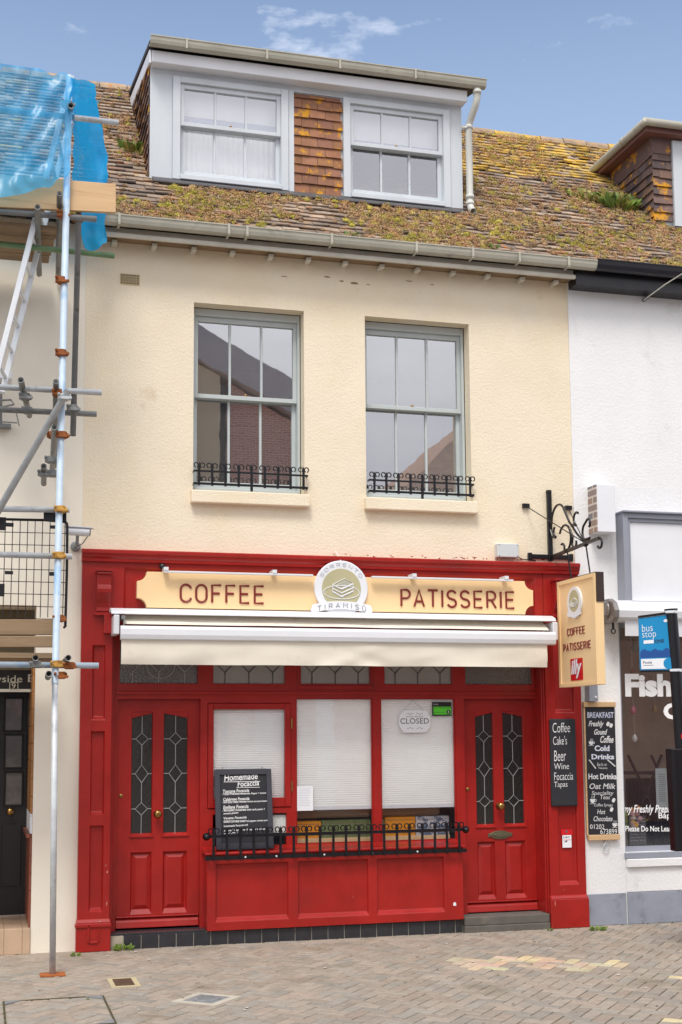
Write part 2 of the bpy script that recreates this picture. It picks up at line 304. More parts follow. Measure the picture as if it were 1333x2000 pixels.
    def panelled(s, x0, x1, z0, z1, y, t, panels, d=.02, sl=.015, raised=0.0):
        s.plate(x0, x1, z0, z1, y, panels)
        for h in panels: s.reveal(h[0], h[1], h[2], h[3], y, d, sl, True, raised, 2.2)
        s.face([(x0, y, z0), (x0, y, z1), (x0, y + t, z1), (x0, y + t, z0)]); s.face([(x1, y, z0), (x1, y + t, z0), (x1, y + t, z1), (x1, y, z1)])
        s.face([(x0, y, z1), (x1, y, z1), (x1, y + t, z1), (x0, y + t, z1)]); s.face([(x0, y, z0), (x0, y + t, z0), (x1, y + t, z0), (x1, y, z0)])
        return s
    def build(s, name, mats, parent=None, bevel=0.0, smooth=False, label=None, cat=None, group=None, kind=None, weld=False, seg=1):
        me = bpy.data.meshes.new(name); off = Vector((0, 0, 0))
        if parent is not None: off = Vector(parent.get('_o', (0, 0, 0)))
        elif s.v:
            lo = Vector([min(v[i] for v in s.v) for i in range(3)]); hi = Vector([max(v[i] for v in s.v) for i in range(3)])
            off = Vector(((lo.x + hi.x) / 2, (lo.y + hi.y) / 2, lo.z)) if kind != 'structure' else Vector((0, 0, 0))
        me.from_pydata([tuple(v - off) for v in s.v], [], s.f)
        ms = mats if isinstance(mats, (list, tuple)) else [mats]
        for m in ms: me.materials.append(m)
        ca = me.color_attributes.new('Col', 'FLOAT_COLOR', 'CORNER'); li = 0
        for p, c, m in zip(me.polygons, s.c, s.m):
            p.material_index = m; p.use_smooth = smooth
            for k in range(p.loop_total): ca.data[p.loop_start + k].color = (*c, 1)
        if weld or bevel:
            bm = bmesh.new(); bm.from_mesh(me); bmesh.ops.remove_doubles(bm, verts=bm.verts, dist=1e-5); bmesh.ops.recalc_face_normals(bm, faces=bm.faces); bm.to_mesh(me); bm.free()
        o = bpy.data.objects.new(name, me); COL.objects.link(o); o['_o'] = tuple(off)
        if parent is not None: o.parent = parent; o['_o'] = tuple(off)
        else: o.location = off
        if bevel:
            b = o.modifiers.new('bevel', 'BEVEL'); b.width = bevel; b.segments = seg; b.limit_method = 'ANGLE'; b.angle_limit = radians(40)
        tag(o, label, cat, group, kind)
        return o
def tag(o, label=None, cat=None, group=None, kind=None):
    for k, v in (('label', label), ('category', cat), ('group', group), ('kind', kind)):
        if v: o[k] = v
def thing(name, label, cat, loc=(0, 0, 0), group=None):
    o = bpy.data.objects.new(name, None); COL.objects.link(o); o.location = loc; o['_o'] = tuple(loc); o.empty_display_size = .1
    tag(o, label, cat, group); return o
def part_root(name, parent, loc):                  # not used for shapes; kept meshes only
    raise NotImplementedError

# ------------------------------------------------------------------ lettering
def arc(cx, cy, rx, ry, a0, a1, n=8): return [(cx + rx * cos(radians(a0 + (a1 - a0) * i / n)), cy + ry * sin(radians(a0 + (a1 - a0) * i / n))) for i in range(n + 1)]
GL = {'C': (.6, [arc(.3, .7, .27, .3, 15, 180) + arc(.3, .3, .27, .3, 180, 345)]), 'O': (.6, [arc(.3, .7, .27, .3, 0, 180) + arc(.3, .3, .27, .3, 180, 360) + [(.57, .7)]]),
      'F': (.54, [[(.06, 0), (.06, 1), (.52, 1)], [(.06, .52), (.45, .52)]]), 'E': (.56, [[(.52, 0), (.06, 0), (.06, 1), (.52, 1)], [(.06, .52), (.46, .52)]]),
      'P': (.58, [[(.06, 0), (.06, 1), (.3, 1)] + arc(.3, .74, .25, .26, 80, -90) + [(.06, .48)]]), 'A': (.62, [[(.02, 0), (.3, 1), (.58, 0)], [(.12, .3), (.48, .3)]]),
      'T': (.56, [[(0, 1), (.56, 1)], [(.28, 1), (.28, 0)]]), 'I': (.14, [[(.07, 0), (.07, 1)]]), 'S': (.58, [arc(.29, .745, .25, .255, 25, 270) + arc(.29, .245, .25, .245, 85, -160)]),
      'R': (.6, [[(.06, 0), (.06, 1), (.3, 1)] + arc(.3, .74, .25, .26, 80, -90) + [(.06, .48)], [(.3, .48), (.57, 0)]]), 'N': (.62, [[(.06, 0), (.06, 1), (.56, 0), (.56, 1)]]),
      'M': (.72, [[(.06, 0), (.06, 1), (.36, .4), (.66, 1), (.66, 0)]]), 'U': (.6, [[(.05, 1), (.05, .3)] + arc(.3, .3, .25, .3, 190, 350) + [(.55, .3), (.55, 1)]]),
      'Ù': (.6, [[(.05, 1), (.05, .3)] + arc(.3, .3, .25, .3, 190, 350) + [(.55, .3), (.55, 1)], [(.22, 1.3), (.4, 1.12)]])}
def strokes(mb, s, fn, w, gap=.16, n=6):           # fn maps (u in 0..1 along the word, v 0..1 up) to a point
    tot = sum(GL[c][0] for c in s) + gap * (len(s) - 1); x = 0
    for c in s:
        for pl in GL[c][1]: mb.tube([fn((x + a) / tot, b) for a, b in pl], w / 2, n)
        x += GL[c][0] + gap
_tc = {}
def glyphs(s, shear=0.0, bold=0.0):
    k = (s, shear, bold)
    if k in _tc: return _tc[k]
    cu = bpy.data.curves.new('txt', 'FONT'); cu.body = s; cu.size = 1; cu.shear = shear; cu.offset = bold; cu.resolution_u = 3
    o = bpy.data.objects.new('txt', cu); COL.objects.link(o); bpy.context.view_layer.update()
    me = bpy.data.meshes.new_from_object(o.evaluated_get(bpy.context.evaluated_depsgraph_get()))
    vs = [v.co.copy() for v in me.vertices]; fs = [tuple(p.vertices) for p in me.polygons]
    bpy.data.objects.remove(o); bpy.data.curves.remove(cu); bpy.data.meshes.remove(me)
    if vs:
        x0 = min(v.x for v in vs); x1 = max(v.x for v in vs); y0 = min(v.y for v in vs); y1 = max(v.y for v in vs)
        vs = [((v.x - x0) / max(x1 - x0, 1e-6), (v.y - y0) / max(y1 - y0, 1e-6)) for v in vs]
    _tc[k] = (vs, fs); return _tc[k]
def text(mb, s, o, u, v, shear=0.0, bold=0.0):     # fits the word's box to the parallelogram o, o+u, o+v
    vs, fs = glyphs(s, shear, bold); o, u, v = Vector(o), Vector(u), Vector(v)
    mb.mesh([o + u * a + v * b for a, b in vs], fs)
def textp(mb, s, px0, px1, pyt, pyb, Y, shear=0.0, bold=0.0, drop=0.0):
    a = P(px0, pyb, Y); b = P(px1, pyb + drop, Y); c = P(px0, pyt, Y); text(mb, s, a, b - a, (0, 0, c.z - a.z), shear, bold)

# ------------------------------------------------------------------ ground
mb = MB(); mb.box(-150, 150, -300, -6.3, -.6, -.1); mb.box(-150, 150, -6.3, 120, -.6, -.101); mb.build('road', M_asph, kind='structure')
mb = MB(); mb.box(-20, 25, -6.12, 6, -.1, -.007); mb.build('pavement_bed', M_sand, kind='structure')
mb = MB()
for i in range(-22, 28): mb.box(i * .915, i * .915 + .91, -6.245, -6.125, -.1, .003)
mb.build('kerb', M_conc, kind='structure')
mb = MB(); A = radians(48); ca_, sa_ = cos(A), sin(A); W = .1
YEL = [PG(905, 1899), PG(1192, 1878), PG(1216, 1888), PG(1328, 1907), PG(1318, 1995), PG(1200, 1874)]
def paver(cx, cy, horiz):
    X, Y = cx * ca_ - cy * sa_, cx * sa_ + cy * ca_
    if not (-3.6 < X < 8.2 and -6.1 < Y < .35): return
    hx, hy = (.1, .05) if horiz else (.05, .1)
    g = .004; i = .009
    zt = random.gauss(0, .0009); tx, ty = random.gauss(0, .006), random.gauss(0, .006)
    r = random.random(); br = .66 + .16 * random.random()
    c = (.48 * br, .405 * br, .33 * br) if r < .6 else ((.445 * br, .395 * br, .335 * br) if r < .85 else (.49 * br, .395 * br, .315 * br))
    e = ((X - 3.45) / .60) ** 2 + ((Y + 1.66 - (X - 3.45) * -.35) / .36) ** 2
    if e + noise.noise((X * 3, Y * 3, 0)) * 1.0 < .95 and random.random() < .8: c = random.choice([(.62, .51, .34), (.57, .44, .31), (.56, .47, .33), (.62, .50, .36)]); c = tuple(k * (.86 + .2 * random.random()) for k in c)
    if any((X - q.x) ** 2 + (Y - q.y) ** 2 < .0045 for q in YEL): c = (.66, .55, .33)
    mb.col = c
    def pt(a, b, z):
        a += cx; b += cy; return (a * ca_ - b * sa_, a * sa_ + b * ca_, z)
    def ring(ins, z): return [pt(sx * (hx - ins), sy * (hy - ins), z + (zt + tx * sx * hx + ty * sy * hy)) for sx, sy in ((-1, -1), (1, -1), (1, 1), (-1, 1))]
    a, b, cc = ring(i, 0), ring(g, -.004), ring(g, -.02)
    mb.mesh(a + b + cc, [(0, 1, 2, 3)] + [(k, k + 4, (k + 1) % 4 + 4, (k + 1) % 4) for k in range(4)] + [(k + 4, k + 8, (k + 1) % 4 + 8, (k + 1) % 4 + 4) for k in range(4)])
for x in range(-90, 100):
    for y in range(-110, 60):
        d = (x - y) % 4
        if d == 0: paver((x + 1) * W, (y + .5) * W, True)
        elif d == 3: paver((x + .5) * W, (y + 1) * W, False)
mb.build('pavement', M_paver, kind='structure')

# ------------------------------------------------------------------ roofs
PITCH = radians(44); UC, US = cos(PITCH), sin(PITCH); E0 = Vector((0, -.16, 6.40)); SL = 4.28
def RP(x, s, n=0.0): return Vector((x, E0.y + UC * s - US * n, E0.z + US * s + UC * n))
def onroof(px, py):
    d = ray(px, py); t = US / UC; k = (E0.z + t * (CAM.y - E0.y) - CAM.z) / (d.z - t * d.y); p = CAM + d * k; return p.x, (p.y - E0.y) / UC
DORM = [(.665, 3.90, 1.085, 3.1), (6.24, 8.6, 1.45, 3.0)]
def roof_tiles(x0, x1, pal, yellow, SL=3.93):
    mb = MB(); nrow = int(SL / .1)
    for i in range(nrow):
        s = i * .1; x = x0 - (.0825 if i % 2 else 0)
        while x < x1:
            xa, xb = max(x, x0) + .001, min(x + .163, x1) - .001; x += .165
            if xb - xa < .03: continue
            cxm = (xa + xb) / 2
            if any(a + .03 < cxm < b - .03 and c + .02 < s < d for a, b, c, d in DORM): continue
            sag = .012 * noise.noise((cxm * 1.3, s * 1.3, 3)); l = random.gauss(0, .0035); k = random.gauss(0, .006); j = random.gauss(0, .004)
            c = random.choice(pal); br = .75 + .5 * random.random(); mb.col = tuple(v * br for v in c)
            mb.mi = 1 if yellow(cxm, s) else 0
            up = .024 + l + sag; t = .013
            p = [RP(xa, s + j, up - t), RP(xb, s + j + k, up - t), RP(xb, s + .135, sag - t), RP(xa, s + .135, sag - t), RP(xa, s + j, up), RP(xb, s + j + k, up + l), RP(xb, s + .135, sag + .001), RP(xa, s + .135, sag + .001)]
            mb.mesh(p, [(4, 5, 6, 7), (0, 1, 5, 4), (1, 2, 6, 5), (3, 0, 4, 7)])
    mb.mi = 0; mb.col = (.12, .09, .07)
    mb.face([RP(x0, -.01, -.03), RP(x1, -.01, -.03), RP(x1, SL, -.03), RP(x0, SL, -.03)])
    r = RP(x0, SL, 0); mb.face([(x0, r.y, r.z), (x1, r.y, r.z), (x1, r.y + 4, r.z - 3.8), (x0, r.y + 4, r.z - 3.8)])
    x = x0
    while x < x1 - .01:                                                      # half-round ridge tiles
        e = min(x + .30, x1); b = .75 + .4 * random.random(); mb.col = (.42 * b, .31 * b, .21 * b); mb.mi = 1 if yellow(x, SL - .1) and random.random() < .6 else 0
        rr = .1 + random.gauss(0, .004); c = Vector((0, r.y + .01, r.z - .06 + random.gauss(0, .004)))
        pts = [(c.y - rr * cos(a), c.z + rr * sin(a)) for a in [pi * q / 8 for q in range(9)]]
        mb.mesh([(x, a, b_) for a, b_ in pts] + [(e - .006, a, b_) for a, b_ in pts], [(q, q + 9, q + 10, q + 1) for q in range(8)] + [tuple(range(9)), tuple(range(17, 8, -1))]); x += .305
    return mb
PAL = [(.24, .175, .135), (.31, .235, .175), (.40, .32, .25), (.18, .14, .115), (.35, .265, .20), (.28, .22, .175)]
def yel(x, s): return (s > 2.35 + .35 * noise.noise((x * .8, s * 2, 0)) and x > 3.9) and random.random() < .85
def noyel(x, s): return random.random() < .05

# ------------------------------------------------------------------ window helper
def sash(house, x0, x1, z0, z1, y, fm, gm, fw=.055, hd=.06, mid=None, cols=3, sill=None, glassname='pane'):
    mid = mid or (z0 + z1) / 2
    mb = MB(); mb.box(x0, x0 + fw, y, y + .14, z0, z1).box(x1 - fw, x1, y, y + .14, z0, z1).box(x0 + fw, x1 - fw, y + .002, y + .14, z1 - hd, z1).box(x0 + fw, x1 - fw, y - .02, y + .14, z0, z0 + .05)
    win = mb.build('sash_window', fm, house, bevel=.004)
    a, b = x0 + fw, x1 - fw; st = .042 if fw > .04 else .036
    def one(nm, za, zb, yy, bot, top):
        m = MB(); m.box(a, a + st, yy, yy + .045, za, zb).box(b - st, b, yy, yy + .045, za, zb).box(a + st, b - st, yy + .001, yy + .044, za, za + bot).box(a + st, b - st, yy + .001, yy + .044, zb - top, zb)
        wd = (b - a - 2 * st) / cols
        for i in range(1, cols): x = a + st + wd * i; m.box(x - .011, x + .011, yy + .008, yy + .038, za + bot, zb - top)
        m.build(nm, fm, win, bevel=.003)
        g = MB(); g.face([(a + st, yy + .024, za + bot), (b - st, yy + .024, za + bot), (b - st, yy + .024, zb - top), (a + st, yy + .024, zb - top)]); g.build(glassname, gm, win)
    one('upper_sash', mid - .02, z1 - hd, y + .03, .04, .05); one('lower_sash', z0 + .05, mid + .02, y + .08, .075, .04)
    mb = MB(); mb.lathe([(.012, 0), (.016, .012), (.006, .022)], ((x0 + x1) / 2, y + .05, mid + .022), (0, 0, 1), 10); mb.build('catch', M_brass, win, smooth=True)
    if sill:
        mb = MB(); sx0, sx1, sz0, sz1, sy = sill; mb.hexa([(sx0, sy, sz0), (sx1, sy, sz0), (sx1, y, sz0), (sx0, y, sz0), (sx0, sy, sz1 - .012), (sx1, sy, sz1 - .012), (sx1, y, sz1 + .01), (sx0, y, sz1 + .01)])
        mb.build('sill', M_cream, win, bevel=.008, seg=2)
    return win
def hung(mb, o, u, n, wid, hgt, pal, top=None):       # tile hanging on a vertical face; top(x)->height limit, bottom(x)
    o, u, n = Vector(o), Vector(u), Vector(n); rows = int(hgt / .1) + 1
    for i in range(rows):
        z = i * .1; x = -(.0825 if i % 2 else 0)
        while x < wid:
            xa, xb = max(x, 0) + .001, min(x + .163, wid) - .001; x += .165
            if xb - xa < .02: continue
            lo, hi = top((xa + xb) / 2) if top else (0, hgt)
            za, zb = max(z, lo), min(z + .115, hi)
            if zb - za < .02: continue
            c = random.choice(pal); b = .78 + .4 * random.random(); mb.col = tuple(v * b for v in c)
            l = .024 + random.gauss(0, .003); t = .012; dz = random.gauss(0, .003)
            f = lambda a, q, h: o + u * a + n * h + Vector((0, 0, q))
            mb.mesh([f(xa, za + dz, l - t), f(xb, za + dz, l - t), f(xb, zb, 0), f(xa, zb, 0), f(xa, za + dz, l), f(xb, za + dz, l), f(xb, zb, .004), f(xa, zb, .004)], [(4, 5, 6, 7), (0, 1, 5, 4), (1, 2, 6, 5), (3, 0, 4, 7)])
HUNGPAL = [(.30, .135, .075), (.34, .16, .09), (.27, .125, .08), (.32, .15, .07)]
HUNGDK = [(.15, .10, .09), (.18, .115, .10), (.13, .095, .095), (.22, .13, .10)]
def gutter(mb, x0, x1, y, z, r=.055, h=.088):           # ogee-like trough seen from below, front at y
    pr = [(y + .12, z), (y + .118, z - h * .55), (y + .085, z - h * .95), (y + .045, z - h), (y + .018, z - h * .85), (y + .006, z - h * .5), (y, z - .012), (y - .006, z - .01), (y - .006, z), (y + .008, z), (y + .016, z - h * .5), (y + .05, z - h * .82), (y + .1, z - h * .5), (y + .11, z)]
    n = len(pr); mb.mesh([(x0, a, b) for a, b in pr] + [(x1, a, b) for a, b in pr], [(i, (i + 1) % n, (i + 1) % n + n, i + n) for i in range(n)] + [tuple(range(n))[::-1], tuple(range(n, 2 * n))])

# ================================================================== CAFE HOUSE
HW = 4.75
cafe = thing('terraced_house', 'cream rendered terraced house with red shopfront and wide white dormer', 'house', (2.375, .06, 0))
WY = .06
wins = [(.985, 2.03, 4.05, 5.81), (2.63, 3.69, 4.05, 5.81)]
mb = MB(); mb.plate(0, HW, 3.44, 6.5, WY, wins)
for h in wins: mb.reveal(*h, WY, .14)
mb.face([(0, WY, 0), (0, WY, 3.44), (0, 8, 3.44), (0, 8, 0)]); mb.face([(HW, WY, 3.44), (HW, 8, 3.44), (HW, 8, 6.5), (HW, WY, 6.5)]); mb.face([(0, 8, 0), (HW, 8, 0), (HW, 8, 6.5), (0, 8, 6.5)])
mb.build('wall', M_cream, cafe, weld=True)
mb = MB()                                            # rooms behind the glass
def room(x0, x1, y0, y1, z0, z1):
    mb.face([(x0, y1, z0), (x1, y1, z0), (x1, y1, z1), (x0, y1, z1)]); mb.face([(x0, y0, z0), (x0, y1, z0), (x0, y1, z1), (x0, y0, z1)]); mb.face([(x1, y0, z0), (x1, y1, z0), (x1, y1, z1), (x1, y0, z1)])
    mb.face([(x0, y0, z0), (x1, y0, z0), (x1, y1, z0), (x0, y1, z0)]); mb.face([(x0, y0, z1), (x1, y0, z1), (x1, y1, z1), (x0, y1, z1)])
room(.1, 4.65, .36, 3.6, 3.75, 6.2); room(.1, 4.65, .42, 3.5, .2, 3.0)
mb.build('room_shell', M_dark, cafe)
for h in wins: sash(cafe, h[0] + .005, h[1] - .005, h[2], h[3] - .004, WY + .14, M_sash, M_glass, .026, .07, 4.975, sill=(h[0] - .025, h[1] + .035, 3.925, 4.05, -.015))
roof_tiles(0, HW, PAL, yel).build('roof', [M_tile, M_tileY], cafe)
mb = MB(); gutter(mb, .0, 4.93, -.27, 6.455); g = mb.build('gutter', M_gutter, cafe, smooth=False)
for x in (.26, 1.25, 1.42, 2.22, 3.05, 3.62, 4.10, 4.62):
    mb = MB(); mb.box(x - .011, x + .011, -.281, -.272, 6.37, 6.462).box(x - .011, x + .011, -.28, -.16, 6.358, 6.365); mb.build('gutter_clip', M_gutter, g)
mb = MB(); mb.box(0, 4.75, -.10, WY - .002, 6.331, 6.46).box(0, 4.75, -.15, -.118, 6.29, 6.33); so_ = mb.build('soffit_board', M_soffit, cafe, bevel=.004); mb = MB(); mb.box(0, 4.75, -.099, WY - .002, 6.315, 6.33); mb.build('eave_shade_lining', M_oldwood, cafe)  # lining takes a dark timber colour to put eave shade on the underside
for i in range(13):
    x = .22 + i * .362; mb = MB(); mb.box(x, x + .045, -.06, WY - .003, 6.264, 6.2935); mb.build('soffit_block', M_soffit, so_)
ab = MB(); a0, a1 = P(235, 534, WY), P(273, 558, WY)
hs = [(a0.x + .008 + i * .0243, a0.x + .008 + i * .0243 + .016, a1.z + .008 + j * .0235, a1.z + .008 + j * .0235 + .016) for i in range(7) for j in range(4)]
ab.plate(a0.x, a1.x, a1.z, a0.z, WY - .006, hs); mb = ab
for h in hs: mb.reveal(*h, WY - .006, .0055)
mb.reveal(a0.x, a1.x, a1.z, a0.z, WY - .006, .006)
mb.build('air_brick', mat('air_brick', rgb(206, 184, 140), .8, .1, 9), cafe)
mb = MB(); mb.box(a0.x + .004, a1.x - .004, WY - .0012, WY - .0008, a1.z + .004, a0.z - .004); mb.build('air_brick_hole_shade', M_bdoor, cafe)  # black sheet puts the shade of the holes into colour
def blotch(mb, px, py, Y, w_, h_, n=11):               # flake or chip with a ragged outline lying on a wall
    c = P(px, py, Y); sd_ = random.random() * 50
    mb.face([(c.x + w_ * cos(2 * pi * i / n) * (.55 + .9 * abs(noise.noise((i * .9, sd_, 0)))), Y, c.z + h_ * sin(2 * pi * i / n) * (.55 + .9 * abs(noise.noise((i * .9, sd_, 4))))) for i in range(n)])
mb = MB()
for px_, py_, w_, h_ in ((692, 553, .055, .014), (668, 549, .03, .010), (640, 541, .05, .008), (720, 556, .03, .006), (800, 549, .05, .007), (845, 556, .03, .006), (556, 540, .04, .006)): blotch(mb, px_, py_, WY - .0008, w_, h_)
mb.build('flaked_patch', mat('flaked_render', rgb(150, 120, 86), .95, .3, 30), cafe)
mb = MB()
for i in range(34): x_ = random.uniform(640, 1090); blotch(mb, x_, 1083 + (x_ - 640) * .024 + random.uniform(-2, 3), WY - .0009, random.uniform(.006, .024), random.uniform(.003, .008), 8)
mb.build('paint_splash', M_red, cafe)
# --- dormer
DY, DX0, DX1, DZ0 = .72, .640, 3.90, 7.21
DT = 8.41
bb = MB(); bb.plate(DX0, DX1, DZ0, DT, DY, [(.87, 2.0, 7.28, 8.32), (2.62, 3.72, 7.28, 8.32)])
bb.box(DX0, .86, DY - .018, DY - .002, DZ0 + .02, DT).box(3.76, DX1, DY - .018, DY - .002, DZ0, DT)
bb.box(.86, 3.76, DY - .016, DY - .002, 8.315, DT); bb.box(2.035, 2.09, DY - .03, DY - .002, 7.24, 8.325); 
bb.face([(DX1, DY, DZ0), (DX1, 2.9, 9.2), (DX1, 2.1, 8.72), (DX1, DY, DT)])
dorm = bb.build('dormer', M_dormer, cafe)
mb = MB(); mb.hexa([(.665, DY - .14, 7.165), (3.89, DY - .14, 7.165), (3.89, DY - .003, 7.2), (.665, DY - .003, 7.2), (.665, DY - .14, 7.178), (3.89, DY - .14, 7.178), (3.89, DY - .003, 7.275), (.665, DY - .003, 7.275)]); mb.build('lead_apron', mat('lead_sheet', rgb(84, 82, 84), .7, .2, 8), dorm)
mb = MB(); room(.75, 3.8, .96, 2.2, 7.2, 8.44); mb.build('dormer_room', mat('pale_room', rgb(150, 150, 150), .9, .1), dorm)
for x0, x1 in ((.862, 2.03), (2.605, 3.76)):
    sash(cafe, x0, x1, 7.25, 8.315, DY - .05, M_dormer, M_glassd, .075, .06, 7.84)
mb = MB(); hung(mb, (2.09, DY - .004, 7.255), (1, 0, 0), (0, -1, 0), .512, 1.05, HUNGPAL); mb.build('tile_panel', M_hung, dorm)
def chk(sx, front=DY):
    def f(x):                                         # x runs from the back to the front
        yb = front + (2.2 - x); return (max(0, (E0.z + (yb - E0.y) * US / UC) - 7.2), DT + (yb - front) * .22 - 7.2)
    return f
mb = MB(); hung(mb, (DX0 - .002, DY + 2.2, 7.2), (0, -1, 0), (-1, 0, 0), 2.2, 2.2, HUNGDK, chk(0)); mb.face([(DX0, DY, DZ0), (DX0, DY, DT), (DX0, 2.75, 8.9), (DX0, 2.75, 9.15)]); mb.build('cheek', M_hung, dorm)
mb = MB(); sl_ = .22                                  # shallow felt roof over the dormer with soffit and fascia
def dr(x, y, h=0): return (x, y, DT + .16 + (y - DY) * sl_ + h)
x0, x1, ya, yb = DX0 - .03, DX1 + .16, DY - .20, 2.95
mb.hexa([dr(x0, ya), dr(x1, ya), dr(x1, yb), dr(x0, yb), dr(x0, ya, .04), dr(x1, ya, .04), dr(x1, yb, .04), dr(x0, yb, .04)]); mb.build('dormer_roof', M_slate, dorm)
mb = MB()
for i in range(60):
    x = x0 + random.random() * (x1 - x0); mb.col = random.choice([(.2, .17, .12), (.15, .14, .12), (.25, .22, .12)]); r = .015 + .02 * random.random(); z = dr(x, ya)[2] + .045
    mb.box(x, x + .05 + random.random() * .16, ya + .01, ya + .1, z, z + .006 + .014 * random.random())
mb.build('roof_grit', M_moss, dorm)
mb = MB(); mb.box(DX0 + .0, DX1 + .02, DY - .15, DY - .12, DT - .035, DT + .085).box(DX0 + .002, DX1 + .018, DY - .118, DY - .001, DT - .03, DT - .01)
mb.hexa([(DX0 - .025, DY - .12, DT - .035), (DX0 - .001, DY - .12, DT - .035), (DX0 - .001, 2.6, DT + .37), (DX0 - .025, 2.6, DT + .37), (DX0 - .025, DY - .12, DT + .10), (DX0 - .001, DY - .12, DT + .10), (DX0 - .001, 2.6, DT + .51), (DX0 - .025, 2.6, DT + .51)])
mb.build('fascia', M_wpaint, dorm, bevel=.004)
mb = MB(); gutter(mb, DX0 - .03, DX1 + .19, DY - .275, DT + .175)
for x in (.95, 1.75, 2.5, 3.3): mb.box(x, x + .02, DY - .286, DY - .282, DT + .075, DT + .18)
mb.build('gutter', M_gutter, dorm)
mb = MB(); px = DX1 + .075; mb.tube([(px + .03, DY - .21, DT + .09), (px + .03, DY - .21, DT - .02), (px + .02, DY - .18, DT - .09), (px, DY - .1, DT - .19), (px - .012, DY - .06, DT - .26), (px - .012, DY - .06, 7.30), (px - .012, DY - .09, 7.24), (px - .012, DY - .15, 7.19)], .036, 14, hollow=.82)
for z, yy, q in ((DT + .05, DY - .21, .03), (DT - .27, DY - .06, -.012), (7.38, DY - .06, -.012), (7.31, DY - .06, -.012)): mb.tube([(px + q, yy, z - .02), (px + q, yy, z + .02)], .044, 14)
mb.box(px - .08, px - .01, DY - .09, DY - .03, DT - .30, DT - .275)
mb.build('downpipe', M_pipe, cafe, smooth=True)

# --- shopfront
REDB = .004
mb = MB()                                            # cornice and fascia
prof = [(0.06, 3.36), (-.03, 3.36), (-.033, 3.385), (-.045, 3.40), (-.052, 3.425), (-.06, 3.43), (-.06, 3.455), (-.05, 3.465), (.06, 3.475)]
n = len(prof); mb.mesh([(-.005, a, b) for a, b in prof] + [(HW + .005, a, b) for a, b in prof], [(i, i + n, (i + 1) % n + n, (i + 1) % n) for i in range(n)] + [tuple(range(n)), tuple(range(n, 2 * n))[::-1]])
mb.build('cornice', M_red, cafe, weld=True)
mb = MB(); mb.panelled(.27, 4.38, 2.72, 3.36, .0, .2, [(.36, 4.30, 2.80, 3.315)], .03, .025); mb.build('fascia', M_red, cafe, bevel=REDB)
def pilaster(x0, x1, base_z, panels, crb, raised_frame):
    wd = x1 - x0
    m = MB(); m.panelled(x0, x1, base_z, 3.36, 0, .25, panels, .032, .013); p = m.build('pilaster', M_red, cafe, bevel=REDB)
    m = MB(); m.box(x0 - .01, x1 + .012, -.03, .22, 0, base_z - .03).hexa([(x0 - .009, -.029, base_z - .0295), (x1 + .011, -.029, base_z - .0295), (x1 + .011, .2, base_z - .0295), (x0 - .009, .2, base_z - .0295), (x0 - .002, -.006, base_z + .004), (x1 + .004, -.006, base_z + .004), (x1 + .004, .2, base_z + .004), (x0 - .002, .2, base_z + .004)])
    if raised_frame:
        m.box(x0 + .085, x0 + .105, -.045, -.03, .08, .23); m.box(x0 + .175, x0 + .19, -.04, -.03, .08, .23); m.box(x0 + .105, x0 + .175, -.042, -.03, .215, .23); m.box(x0 + .105, x0 + .175, -.042, -.03, .07, .09)
        m.box(x0 - .018, x1 + .016, -.045, .2, base_z - .065, base_z - .035)
    m.build('plinth', M_red, p, bevel=.006)
    c0, c1, zt, zb = crb; yy = [(-.0, zt), (-.115, zt), (-.12, zt - .02), (-.095, zt - .03), (-.095, zt - .115), (-.10, zt - .125), (-.118, zt - .15), (-.115, zt - .185), (-.085, zt - .23), (-.05, zt - .27), (-.035, zt - .31), (-.04, zt - .345), (0, zt - .35)]
    n = len(yy); m = MB(); m.mesh([(c0, a, b) for a, b in yy] + [(c1, a, b) for a, b in yy], [(i, (i + 1) % n, (i + 1) % n + n, i + n) for i in range(n)] + [tuple(range(n))[::-1], tuple(range(n, 2 * n))]); m.box(c0 - .012, c1 + .012, -.13, 0, zt, zt + .022); m.box(c0 - .02, c1 + .02, -.05, 0, zb - .02, zb + .008)
    m.build('corbel', M_red, p, bevel=.003, weld=True)
pilaster(0, .27, .27, [(.095, .215, .33, 1.06), (.095, .215, 1.15, 1.87), (.1, .215, 1.97, 2.62)], (.125, .245, 3.26, 2.9), True)
pilaster(4.385, 4.755, .30, [(4.48, 4.68, .40, 1.92), (4.48, 4.68, 2.02, 2.8)], (4.47, 4.66, 3.28, 2.9), False)
FY = .19                                              # plane of the joinery between the pilasters
mb = MB()
doors = [(.34, 1.085), (3.62, 4.355)]; bays = [(1.15, 1.925), (1.97, 2.71), (2.785, 3.53)]
opn = [(d[0], d[1], .12, 2.155) for d in doors] + [(bays[0][0], bays[0][1], 1.17, 2.12), (1.2, 1.88, .83, 1.12), (bays[1][0], bays[1][1], .83, 2.165), (bays[2][0], bays[2][1], .83, 2.165)]
trs = [(.355, 1.06), (1.2, 1.87), (2.02, 2.69), (2.83, 3.505), (3.64, 4.335)]
opn += [(a, b, 2.295, 2.70) for a, b in trs]
mb.plate(.27, 4.385, .12, 2.74, FY, opn)
for h in opn: mb.reveal(*h, FY, .07 if h[2] < .5 else .035, .004)
mb.box(.271, .305, .10, FY - .002, .12, 2.72).box(4.36, 4.384, .05, FY - .002, .14, 2.72).box(4.372, 4.3845, .02, .05, .14, 2.72)
mb.box(.28, 4.38, FY - .014, FY - .002, 2.195, 2.225)
mb.box(1.985, 2.72, FY - .012, FY - .001, 2.245, 2.28).box(1.985, 2.005, FY - .012, FY - .001, 2.281, 2.70).box(2.70, 2.72, FY - .012, FY - .001, 2.281, 2.70)
frame = mb.build('shopfront_frame', M_red, cafe, bevel=REDB)
